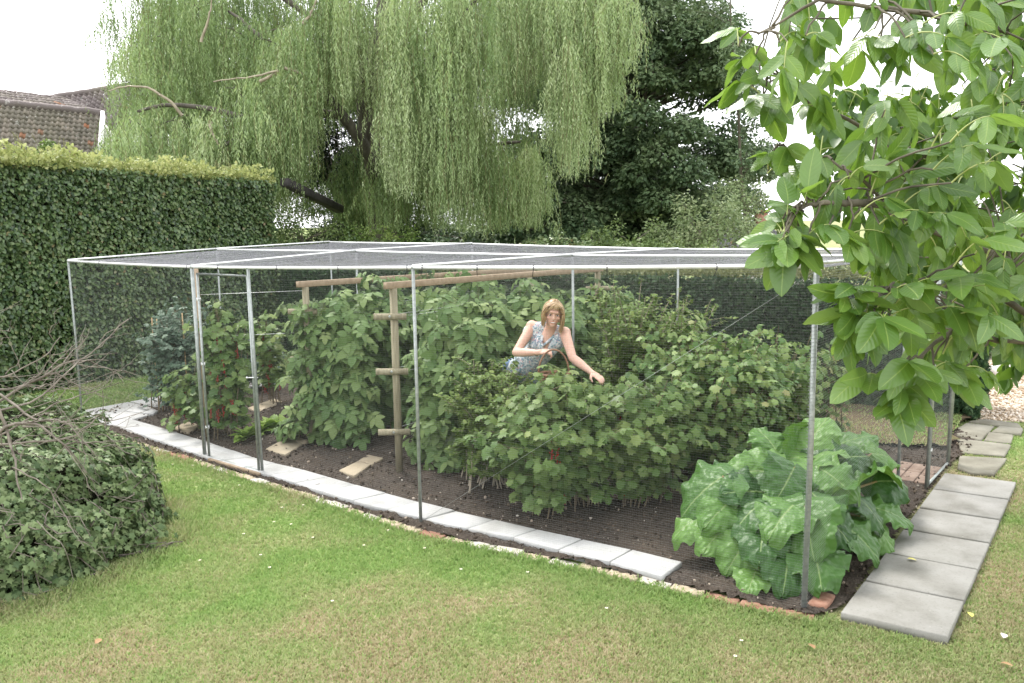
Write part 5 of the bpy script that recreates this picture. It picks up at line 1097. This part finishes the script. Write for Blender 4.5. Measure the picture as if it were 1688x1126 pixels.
# ---------------------------------------------------------------- walnut overhanging at the right
def wal_leaflet(seed, ni=10, nj=6):
    r = np.random.default_rng(seed+50); ys = np.linspace(0, 1, ni+1); s = np.linspace(-1, 1, nj+1); Yg, Sg = np.meshgrid(ys, s, indexing='ij')
    w = .255*np.sin(PI*Yg**.88)**.62*(1-.12*Yg)*r.uniform(.85, 1.15); x = Sg*w+.05*np.sin(3*Yg+r.uniform(0, 6))*Yg; z = .10*np.abs(Sg)*np.sin(PI*Yg)*r.uniform(-.3, 1.3)-.22*Yg**2*r.uniform(-.1, 1.5)+.014*np.sin(14*Yg+r.uniform(0, 6))*Sg**2
    tip = Yg > .93; V = np.stack([x, Yg, z], -1).reshape(-1, 3); k = nj+1; q = (np.arange(ni)[:, None]*k+np.arange(nj)[None]).ravel()
    return V, [np.stack([q, q+1, q+k+1, q+k], -1)], np.stack([(Sg+1)/2, Yg], -1).reshape(-1, 2)
WT = [wal_leaflet(s) for s in range(6)]
wn_base = np.array([4.6, 3.4, 0.]); wn = thing('walnut_tree', 'walnut tree overhanging the right side with big glossy yellow green leaves', 'walnut tree', wn_base)
near = [[[], [], [], [], []] for _ in range(6)]; far = [[], [], [], []]; rach = Acc(); tw = Acc()
def compound(start, tip, size, nl=5, nearby=True, up=None):
    """rachis from start to tip, drooping, with pairs of leaflets and a terminal one"""
    start = np.asarray(start, float); tip = np.asarray(tip, float); L = np.linalg.norm(tip-start); t = np.linspace(0, 1, 6)[:, None]; C = start*(1-t)+tip*t+np.array([0, 0, 1])*L*.22*(4*t*(1-t))*.6
    rach.add(tube(C, [.0028, .0012], 5, False), rng.random()); ax = nrm(C[-1]-C[-3]); side = nrm(np.cross(ax, [0, 0, 1.])+rng.normal(0, .25, 3)); pairs = (nl-1)//2
    items = [(C[-1], nrm(ax+np.array([0, 0, -.55])+rng.normal(0, .15, 3)), 1.12)]
    for k in range(pairs):
        tq = .95-.62*k/max(pairs, 1)*rng.uniform(.9, 1.1); o = np.array([np.interp(tq, np.linspace(0, 1, 6), C[:, i]) for i in range(3)])
        for sg in (-1, 1):
            if rng.random() < .08: continue
            items.append((o, nrm(side*sg*.9+ax*.55+np.array([0, 0, -rng.uniform(.2, 1.1)])+rng.normal(0, .16, 3)), 1-.16*k))
    for o, d, s in items:
        no = nrm(np.array([0, -.45, .8])+rng.normal(0, .42, 3)+side*rng.normal(0, .2)); sz = size*s*rng.uniform(.82, 1.15)
        if nearby:
            b = near[rng.integers(6)]; b[0].append(o); b[1].append(d); b[2].append(no); b[3].append(sz); b[4].append(np.clip(rng.normal(.5, .2), 0, 1))
        else: far[0].append(o); far[1].append(d); far[2].append(no); far[3].append(sz)
# branch skeleton
br = [[(1900, 620, 3.6), (1760, 470, 3.2), (1690, 450, 3.0), (1626, 419, 2.9), (1582, 408, 2.85), (1527, 390, 2.8), (1496, 367, 2.7), (1447, 334, 2.65), (1410, 300, 2.6), (1370, 270, 2.6)],
      [(1760, 470, 3.2), (1700, 520, 2.9), (1640, 480, 2.8), (1578, 460, 2.7), (1507, 466, 2.6), (1460, 470, 2.55)],
      [(1900, 420, 4.2), (1700, 215, 3.9), (1648, 235, 3.9), (1560, 275, 3.8), (1480, 250, 3.7), (1382, 195, 3.6), (1329, 173, 3.4), (1293, 151, 3.2), (1250, 100, 3.0)],
      [(1900, 420, 4.2), (1750, 100, 3.4), (1660, 40, 3.0), (1560, 20, 2.8), (1450, 0, 2.7), (1350, -10, 2.7), (1250, 50, 2.8)],
      [(1900, 640, 3.6), (1720, 570, 3.0), (1640, 560, 2.8), (1590, 530, 2.7), (1530, 570, 2.6), (1500, 600, 2.6)], [(1447, 334, 2.65), (1400, 330, 2.6), (1350, 325, 2.6), (1320, 328, 2.6)], [(1480, 250, 3.7), (1420, 300, 3.5), (1350, 260, 3.3), (1300, 240, 3.2)]]
brp = []
for l in br:
    q = q3(l); k = len(q); tt = np.linspace(0, 1, 24); C = np.stack([np.interp(tt, np.linspace(0, 1, k), q[:, i]) for i in range(3)], 1)+np.cumsum(rng.normal(0, .003, (24, 3)), 0); under(Acc().add(tube(C, [.015, .0035], 7, False), rng.random()).build('branch', M['bark'], None, True), wn); brp.append(C)
allb = np.concatenate(brp)
def attach(p, dist=.30):
    i = np.argmin(np.linalg.norm(allb-p, axis=1)+rng.uniform(0, .12, len(allb))); return allb[i]
tips = [(1190, 130, 3.0), (1212, 25, 2.9), (1240, 70, 2.9), (1225, 85, 3.0), (1262, 235, 3.0), (1285, 200, 3.1), (1310, 262, 3.1), (1258, 400, 2.5), (1280, 440, 2.5), (1300, 325, 2.6), (1335, 300, 2.6), (1340, 420, 2.5), (1372, 455, 2.45), (1362, 500, 2.5), (1400, 440, 2.4), (1345, 345, 2.6), (1390, 360, 2.5), (1470, 520, 2.3), (1440, 400, 2.4), (1510, 570, 2.35), (1380, 575, 2.5), (1400, 560, 2.5),
        (1480, 640, 2.4), (1512, 655, 2.4), (1530, 610, 2.4), (1560, 600, 2.5), (1585, 590, 2.6), (1630, 650, 2.6), (1655, 620, 2.7), (1600, 520, 2.5), (1640, 500, 2.4), (1680, 520, 2.3), (1660, 450, 2.4), (1570, 430, 2.4), (1530, 440, 2.4), (1500, 300, 2.5), (1560, 330, 2.4), (1610, 340, 2.4), (1660, 360, 2.3), (1690, 330, 2.4), (1440, 260, 2.6), (1480, 220, 2.6), (1530, 250, 2.6), (1590, 280, 2.5),
        (1500, 120, 2.6), (1480, 60, 2.6), (1560, 70, 2.5), (1610, 60, 2.4), (1640, 110, 2.3), (1680, 160, 2.2), (1690, 60, 2.3), (1600, 150, 2.5), (1370, 55, 2.7), (1330, 40, 2.8), (1400, 100, 2.8), (1300, 90, 2.9), (1340, 130, 3.0), (1380, 170, 3.0), (1420, 30, 2.7), (1280, 30, 2.8), (1540, 10, 2.5), (1640, 10, 2.4), (1430, 480, 2.5), (1455, 560, 2.45), (1500, 380, 2.5), (1560, 500, 2.5), (1620, 430, 2.4), (1690, 240, 2.3), (1650, 210, 2.4), (1320, 375, 2.55), (1300, 400, 2.5), (1310, 345, 2.7), (1270, 375, 2.6), (1262, 350, 2.7), (1300, 445, 2.5), (1370, 560, 2.5), (1395, 600, 2.5), (1490, 670, 2.4), (1400, 500, 2.45), (1420, 540, 2.4), (1240, 150, 3.0), (1265, 110, 2.9), (1290, 160, 3.0), (1320, 220, 3.0), (1345, 250, 2.9)]
for (u, v, d) in tips:
    e = D(u, v, d); a = attach(e); dirv = e-a; L = np.linalg.norm(dirv); st_ = e-nrm(dirv+np.array([.06, .02, .10]))*min(.20, L) if L > .05 else e+np.array([.1, 0, .1])
    if np.linalg.norm(st_-a) > .02: tw.add(tube(wander(a, st_, 6, .006, .02), [.0045, .003], 5, False), rng.random())
    compound(st_, lerp(st_, e, .6), rng.uniform(.092, .13), int(rng.choice([5, 5, 7])))
reg = [(1440, 250), (1330, 300), (1370, 400), (1420, 500), (1490, 590), (1560, 600), (1700, 600), (1900, 600), (1900, -60), (1290, -60), (1290, 130), (1330, 210), (1420, 250), (1380, 130), (1420, 40), (1540, 60), (1530, 150), (1460, 180)]
for (u, v, r, d) in clumps_in(reg, 270, 10, 20, 2.5, 3.5):
    if 1385 < u < 1545 and 20 < v < 165: continue
    if u < 1470 and v < 320 and rng.random() < .45: continue
    e = D(u, v, d); a = attach(e); st_ = e+np.array([rng.normal(0, .05), .03, .09])
    if rng.random() < .4: tw.add(tube(wander(a, st_, 5, .006, .02), [.004, .0025], 4, False), rng.random())
    compound(st_, lerp(st_, e+rng.normal(0, .04, 3), .7), rng.uniform(.085, .135), 5)
for (u, v, r, d) in clumps_in([(1570, 40), (1460, 180), (1330, 190), (1350, 60), (1290, -40), (1350, 230), (1420, 270), (1400, 330), (1560, 600), (1750, 640), (2000, 640), (2000, -80), (1330, -80)], 420, 10, 20, 3.6, 5.2):
    if 1375 < u < 1545 and 30 < v < 170 and rng.random() < .85: continue
    e = D(u, v, d); st_ = e+np.array([rng.normal(0, .05), .03, .09]); compound(st_, e+rng.normal(0, .05, 3), rng.uniform(.09, .13), 7, False)
    if rng.random() < .5: tw.add(tube(wander(st_, st_+np.array([rng.uniform(.1, .4), .1, rng.uniform(-.1, .1)]), 5, .01), .004, 4, False), rng.random())
for (u, v, r, d) in clumps_in([(1330, 165), (1420, 150), (1560, 165), (1600, 240), (1560, 340), (1300, 330), (1350, 240)], 130, 10, 20, 3.6, 4.6):
    e = D(u, v, d); st_ = e+np.array([rng.normal(0, .05), .03, .09]); compound(st_, e+rng.normal(0, .05, 3), rng.uniform(.07, .10), 7, False)
cr_ = Acc()
for k, b in enumerate(near):
    if b[0]: foliage('leaves', np.array(b[0]), np.array(b[1]), np.array(b[2]), np.array(b[3]), WT[k][:2], M['walnut'], wn, np.array(b[4]), WT[k][2], True)
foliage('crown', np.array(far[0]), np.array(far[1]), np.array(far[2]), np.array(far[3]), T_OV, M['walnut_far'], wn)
# the rest of the crown and the trunk, outside the frame
n = 3500; dv = rdir(n); x = np.array([5.2, 3.6, 4.0])+dv*np.array([2.2, 2.0, 1.6])*(rng.random((n, 1))**.4); ok = (x[:, 0] > .72*x[:, 1]+.6); x = x[ok]; n = len(x)
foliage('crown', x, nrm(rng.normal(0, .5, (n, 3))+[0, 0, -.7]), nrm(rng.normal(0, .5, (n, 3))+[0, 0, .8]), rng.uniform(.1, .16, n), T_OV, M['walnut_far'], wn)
tag(under(rach.build('leaf_stalks', M['rachis']), wn), kind='stuff'); 
end = q3([(1900, 620, 3.6)])[0]; end2 = q3([(1900, 420, 4.2)])[0]
for q_ in (tube([wn_base+[0, 0, 1.6], lerp(wn_base+[0, 0, 1.8], end, .5), end], [.07, .03], 8), tube([wn_base+[0, 0, 2.2], lerp(wn_base+[0, 0, 2.4], end2, .5), end2], [.07, .03], 8)): under(Acc().add(q_).build('branch', M['bark'], None, True), wn)
tag(under(tw.build('twigs', M['bark']), wn), kind='stuff'); under(Acc().add(tube([wn_base, wn_base+[.02, 0, 1.2], wn_base+[.1, .1, 2.4], wn_base+[.3, .2, 4.2]], [.2, .16, .13, .06], 12)).build('trunk', M['bark'], None, True), wn)
# ---------------------------------------------------------------- the woman
def J(u, v, d): return D(u, v, d)
def capsule(a, b, ra, rb, n=14, k=7):
    a = np.asarray(a, float); b = np.asarray(b, float); ax = nrm(b-a); pts, rs = [], []
    for i in range(k): t = (i/(k-1)-1)*PI/2; pts.append(a+ax*ra*math.sin(t)); rs.append(max(ra*math.cos(t), 1e-4))
    for s in (.25, .5, .75): pts.append(lerp(a, b, s)); rs.append(ra*(1-s)+rb*s)
    for i in range(k): t = (i/(k-1))*PI/2; pts.append(b+ax*rb*math.sin(t)); rs.append(max(rb*math.cos(t), 1e-4))
    return tube(pts, rs, n, True)
def fuse(name, parts, voxel, mat, parent, smooth_it=4, tintf=None):
    a = Acc()
    for p in parts: a.add(p)
    o = a.build(name+'_src', mat); md = o.modifiers.new('r', 'REMESH'); md.mode = 'VOXEL'; md.voxel_size = voxel
    ms = o.modifiers.new('s', 'SMOOTH'); ms.factor = .5; ms.iterations = smooth_it
    dg = bpy.context.evaluated_depsgraph_get(); me = bpy.data.meshes.new_from_object(o.evaluated_get(dg)); bpy.data.objects.remove(o)
    for k in list(me.attributes):
        if k.name == 'tint': me.attributes.remove(k)
    co = np.zeros(len(me.vertices)*3, np.float32); me.vertices.foreach_get('co', co); co = co.reshape(-1, 3)
    at = me.attributes.new('tint', 'FLOAT', 'POINT'); at.data.foreach_set('value', (tintf(co) if tintf else np.zeros(len(co))).astype(np.float32))
    me.polygons.foreach_set('use_smooth', np.ones(len(me.polygons), bool)); me.materials.clear(); me.materials.append(mat)
    o = bpy.data.objects.new(name, me); COL.objects.link(o); under(o, parent) if parent is not None else None
    return o
hip = J(858, 612, 7.62); chest = J(901, 566, 7.36); neck0 = J(907, 546, 7.30); head = J(912, 516, 7.18); waist = J(876, 594, 7.50)
shR = J(877, 538, 7.40); shL = J(931, 549, 7.28); elR = J(851, 581, 7.24); wrR = J(887, 581, 7.02); elL = J(944, 590, 7.06); wrL = J(975, 614, 6.90)
pt0 = np.array([hip[0]-.02, hip[1]+.05, 0]); wm = thing('person', 'smiling blonde woman in sleeveless floral blouse and jeans, leaning over the bushes', 'person', pt0)
fwd = nrm(np.array([.02, -1, -.08])); upv = nrm(head-neck0+np.array([0, 0, .05])); upv = nrm(upv*.7+np.array([.10, -.02, .75])); rt = nrm(np.cross(fwd, upv)); fwd = np.cross(upv, rt)   # rt = her left on image right? 
rt = np.array([1, 0, 0]) - fwd*fwd[0]; rt = nrm(rt-upv*np.dot(rt, upv))
def hp(x, y, z): return head+rt*x+upv*z+fwd*y
Rm = np.stack([rt, fwd, upv], 1)
body = [ball(hp(0, -.012, .018), (.073, .088, .092), 20, 14, Rm), ball(hp(0, .022, -.035), (.056, .062, .072), 18, 12, Rm), ball(hp(0, .06, -.085), (.026, .026, .024), 12, 8, Rm),
        ball(hp(0, .090, -.022), (.013, .017, .013), 10, 8, Rm), capsule(hp(0, .078, .015), hp(0, .096, -.02), .008, .011), ball(hp(.036, .058, -.025), (.022, .022, .018), 12, 8, Rm), ball(hp(-.036, .058, -.025), (.022, .022, .018), 12, 8, Rm),
        ball(hp(0, .076, -.052), (.026, .014, .009), 12, 8, Rm), ball(hp(0, .072, -.063), (.022, .014, .008), 12, 8, Rm), ball(hp(.075, -.01, -.005), (.010, .02, .03), 10, 8, Rm), ball(hp(-.075, -.01, -.005), (.010, .02, .03), 10, 8, Rm),
        capsule(hp(.030, .076, .034), hp(-.030, .076, .034), .010, .010), capsule(neck0, hp(0, -.02, -.05), .052, .047)]
sd_ = nrm(shL-shR); tz = nrm(neck0-hip)
body += [capsule(lerp(shR, shL, .1), lerp(shR, shL, .9), .052, .052), ball(chest, (.145, .095, .13), 18, 12, np.stack([sd_, nrm(np.cross(tz, sd_)), tz], 1)), capsule(chest, waist, .105, .095), capsule(waist, hip, .10, .125),
         capsule(neck0, lerp(neck0, chest, .5), .06, .09)]
for sgn, (s, e, w_) in ((-1, (shR, elR, wrR)), (1, (shL, elL, wrL))):
    body += [ball(s, .056, 12, 8), capsule(s, e, .050, .038), capsule(e, lerp(e, w_, .35), .038, .040), capsule(lerp(e, w_, .35), w_, .040, .024)]
def hand(w_, dirn, palm, curl, length=.17, thumb=1):
    """palm and five tapered fingers: dirn along the hand, palm = the palm's normal"""
    x = nrm(np.cross(dirn, palm)); out = [ball(w_+dirn*.048, (.040, .046, .017), 14, 8, np.stack([x, dirn, palm], 1)), capsule(w_-dirn*.02, w_+dirn*.02, .024, .026)]
    for k, (off, L) in enumerate(((-.030, .068), (-.011, .078), (.010, .073), (.029, .058))):
        p = w_+dirn*.084+x*off; a = 0.; 
        for j, fr in enumerate((.45, .32, .25)):
            a += curl*(.7+.12*k) if j else curl*.5; q = p+(dirn*math.cos(a)+palm*math.sin(a)+x*off*.6)*L*fr; out.append(capsule(p, q, .0100-.0013*j, .0090-.0013*j, 10, 5)); p = q
    p = w_+dirn*.03-x*.034*thumb; q = p+nrm(dirn*.7-x*.75*thumb+palm*.3)*.042; r_ = q+nrm(dirn*.9-x*.1*thumb+palm*.5)*.032; out += [capsule(p, q, .013, .011, 10, 5), capsule(q, r_, .0105, .0085, 10, 5)]
    return out
hR = nrm(np.array([.9, -.25, .12])); body += hand(wrR, hR, nrm(np.array([0, .35, -1])-hR*np.dot([0, .35, -1], hR)), 1.15, thumb=-1)
hL = nrm(wrL-elL+np.array([.0, 0, .02])); pL = np.array([0, .2, -1.]); pL = nrm(pL-hL*np.dot(pL, hL)); body += hand(wrL, hL, pL, .42, thumb=1)
# legs and feet, mostly hidden by the bushes
hipL, hipR = hip+sd_*.075+[0, 0, -.04], hip-sd_*.075+[0, 0, -.04]; kL = np.array([hip[0]+.13, hip[1]-.12, .52]); kR = np.array([hip[0]-.08, hip[1]-.02, .54]); aL = np.array([hip[0]+.12, hip[1]+.06, .09]); aR = np.array([hip[0]-.10, hip[1]+.14, .09])
for a, b, c_ in ((hipL, kL, aL), (hipR, kR, aR)): body += [capsule(a, b, .085, .058), capsule(b, lerp(b, c_, .4), .056, .055), capsule(lerp(b, c_, .4), c_, .054, .036), capsule(c_+[0, .02, -.04], c_+[0, -.16, -.06], .036, .030)]
mouth = hp(0, .092, -.058)
def tf(co):
    d = co-mouth; x = np.abs(d@rt); z = d@upv; y = d@fwd; m1 = np.exp(-(x/.024)**4-((z-.004*0-12*x*x*0)/.010)**2)*(y > -.03); ck = sum(.35*np.exp(-np.sum((co-hp(s*.042, .07, -.028))**2, 1)/.018**2) for s in (-1, 1)); return np.clip(m1*.9+ck*.5, 0, 1)
fuse('body', body, .0065, M['skin'], wm, 3, tf)
for s in (-1, 1):
    under(Acc().add(ball(hp(s*.031, .0765, .008), (.012, .007, .0048), 10, 6, Rm)).build('eye', M['eyewhite'], None, True), wm)
    under(Acc().add(ball(hp(s*.031, .0835, .008), (.0062, .004, .0058), 10, 6, Rm)).build('pupil', M['eye'], None, True), wm)
    under(Acc().add(tube([hp(s*.046, .070, .023), hp(s*.033, .084, .028), hp(s*.017, .085, .025)], .0026, 5)).build('eyebrow', M['hair']), wm)
    under(Acc().add(tube([hp(s*.045, .072, .012), hp(s*.031, .085, .0165), hp(s*.018, .082, .011)], .0016, 5)).build('eyelash', M['eye']), wm)
under(Acc().add(tube([hp(x, .0905-.25*abs(x)-3*x*x, -.0565+5*x*x) for x in np.linspace(-.021, .021, 7)], [.0008, .0050, .0008], 6)).build('teeth', M['teeth'], None, True), wm)
# hair: a cap of locks from a parting, falling to the shoulders
ha_ = Acc(); ha_.add(ball(hp(0, -.022, .030), (.080, .090, .090), 20, 12, Rm), .3)
for k in range(420):
    sg = -1 if k % 2 else 1; y0 = rng.uniform(-.09, .065); p0 = hp(rng.normal(0, .004)+.012-sg*.006, y0, .118-.9*(y0+.01)**2*6); th = rng.uniform(0, 1)
    # direction round the head: th 0 = front side, 1 = back
    ya_ = .070-.165*th; ox = sg*(.084+rng.uniform(-.006, .010)); ln = rng.uniform(-.185, -.14) if sg > 0 else rng.uniform(-.13, -.085)
    side1 = hp(sg*.062, lerp(y0, ya_, .35)+.012, .088); side2 = hp(ox, ya_*.95, .03+.01*rng.normal()); side3 = hp(ox*(1.02+.06*rng.normal()), ya_*.9, -.045); e = hp(ox*(.98 if sg > 0 else .86)+rng.normal(0, .006), ya_*.9-.01, ln)
    if ya_ > .045 and rng.random() < .6:   # fringe swept to the side
        side2 = hp(sg*rng.uniform(.045, .07), .078, .052+rng.uniform(-.01, .01)); side3 = hp(sg*.082, .052, .01); e = hp(sg*.088, .035, -.04)
    if th > .6: side1 = hp(sg*.035*(1.6-th), -.085, .085); side2 = hp(sg*.085*(1.7-th)*rng.random(), -.115, .03); side3 = hp(sg*.08*rng.random(), -.118, -.05); e = hp(sg*.08*rng.random(), -.10, -.12)
    q = np.array([p0, side1, side2, side3, e]); tt = np.linspace(0, 1, 12); C = np.stack([np.interp(tt, np.linspace(0, 1, 5), q[:, i]) for i in range(3)], 1)
    for _ in range(2): C[1:-1] = (C[:-2]+2*C[1:-1]+C[2:])/4
    ha_.add(tube(C, [.0035, .0052, .0045, .001], 5, False), rng.random())
for k in range(34):                       # fringe
    x1 = rng.uniform(-.055, .06); q = np.array([hp(.012, .055, .112), hp(x1*.6+.005, .083, .092), hp(x1*1.15, .088-abs(x1)*.35, .066+rng.uniform(-.010, .008)-.25*max(0, -x1))]); ha_.add(tube(q, [.004, .0045, .001], 5, False), rng.random())
hb_ = ha_.build('hair', M['hair'], None, True); under(hb_, wm)
# blouse: loose shell over the torso with a V neck; jeans
f2 = nrm(np.cross(tz, sd_)); f2 = f2 if f2[1] < 0 else -f2; Tm = np.stack([sd_, f2, tz], 1); hem = hip+tz*-.05
bl2 = [ball(chest, (.163, .116, .145), 20, 14, Tm), capsule(lerp(shR, shL, .10)-tz*.02, lerp(shR, shL, .34)+tz*.005, .062, .062), capsule(lerp(shR, shL, .90)-tz*.02, lerp(shR, shL, .66)+tz*.005, .062, .062), capsule(lerp(shR, shL, .12)-tz*.08, lerp(shR, shL, .88)-tz*.08, .085, .085), capsule(chest, waist, .128, .128), capsule(waist, hem, .128, .155), ball(chest+f2*.05-sd_*.065-tz*.02, .07, 14, 10), ball(chest+f2*.05+sd_*.065-tz*.02, .07, 14, 10)]
bo = fuse('blouse', bl2, .008, M['blouse'], wm, 5)
bm_ = bmesh.new(); bm_.from_mesh(bo.data); kill = []
for f in bm_.faces:
    c_ = np.array(f.calc_center_median()); r_ = c_-neck0; x, y, z = r_@sd_, r_@f2, r_@tz; vv = z+.155
    if (y > 0 and abs(x) < .045*max(0, min(1, vv/.15)) and z > -.155) or (z > -.01 and abs(x) < .05): kill.append(f)
    hh = (c_-hem)@tz
    if hh < -.05+.02*math.sin(c_[0]*60): kill.append(f)
bmesh.ops.delete(bm_, geom=list(set(kill)), context='FACES'); bm_.to_mesh(bo.data); bm_.free()
sm = bo.modifiers.new('thick', 'SOLIDIFY'); sm.thickness = .004
co_ = [capsule(chest+f2*.07+tz*.0, chest+f2*.075-tz*.05, .035, .035)]; 
for s in (-1, 1):
    q = [neck0+f2*.02+sd_*s*.062+tz*-.005, neck0+f2*.085+sd_*s*.05-tz*.05, neck0+f2*.12+sd_*s*.022-tz*.12, neck0+f2*.125+sd_*s*.003-tz*.17]; o = Acc().add(tube(q, [.010, .013, .011, .004], 8)).build('collar', M['blouse'], None, True); under(o, bo) if False else under(o, wm)
ub = fuse('undershirt', [capsule(neck0+f2*.082-tz*.135-sd_*.02, neck0+f2*.082-tz*.135+sd_*.02, .03, .03)], .008, M['plumtop'], wm, 2)
jn = []
for a, b, c_ in ((hipL, kL, aL), (hipR, kR, aR)): jn += [capsule(a, b, .100, .070), capsule(b, c_, .068, .055)]
jn += [capsule(hip-sd_*.05-tz*.01, hip+sd_*.05-tz*.01, .125, .125)]
fuse('jeans', jn, .012, M['jeans'], wm, 4)
for c_ in (aL, aR): under(Acc().add(capsule(c_+np.array([0, .03, -.045]), c_+np.array([0, -.18, -.055]), .046, .038)).build('shoe', M['shoe'], None, True), wm)
# bracelet / watch strap on her right wrist
p = lerp(wrR, elR, .06); dd = nrm(wrR-elR); s1 = nrm(np.cross(dd, [0, 0, 1])); s2 = np.cross(dd, s1); under(Acc().add(tube([p+.029*(s1*math.cos(a)+s2*math.sin(a)) for a in np.linspace(0, 2*PI, 14)], .004, 6)).build('bracelet', M['galv'], None, True), wm)
# wicker basket carried in the bent arm's hand
bc = J(913, 630, 6.95); bk = thing('wicker_basket', 'brown wicker basket with arched handle hanging from the woman\'s bent hand', 'basket', bc)
wv = Acc(); 
for k in range(9):
    z = -.08+.014*k+.03; rx = .100+.010*k/3; ry = .075+.008*k/3; n = 40; th = np.linspace(0, 2*PI, n+1); C = np.stack([rx*np.cos(th), ry*np.sin(th)+.004*np.cos(th*12+k*PI), np.full(n+1, z)+.002*np.sin(th*12)], 1); wv.add(tube(C, .0065, 6, False), rng.random())
for k in range(22): th = k*2*PI/22; wv.add(tube([(.097*math.cos(th), .073*math.sin(th), -.055), (.130*math.cos(th), .100*math.sin(th), .068)], .004, 5), rng.random())
V, F = prism([(.102*math.cos(t), .075*math.sin(t)) for t in np.linspace(0, 2*PI, 20)[:-1]], -.062, -.055); wv.add((V, F)); wv.build('woven_bowl', M['wicker'], bk)
Acc().add(tube([(.133*math.cos(t), .102*math.sin(t), .072) for t in np.linspace(0, 2*PI, 40)], .011, 8, False)).build('rim', M['wicker'], bk, True)
Acc().add(tube([(.13*math.cos(t), 0, .07+.21*math.sin(t)) for t in np.linspace(0, PI, 20)], .008, 8)).build('handle', M['wicker'], bk, True)
print('objects', len(bpy.data.objects), 'tris~', sum(len(o.data.polygons) for o in bpy.data.objects if o.type == 'MESH'))
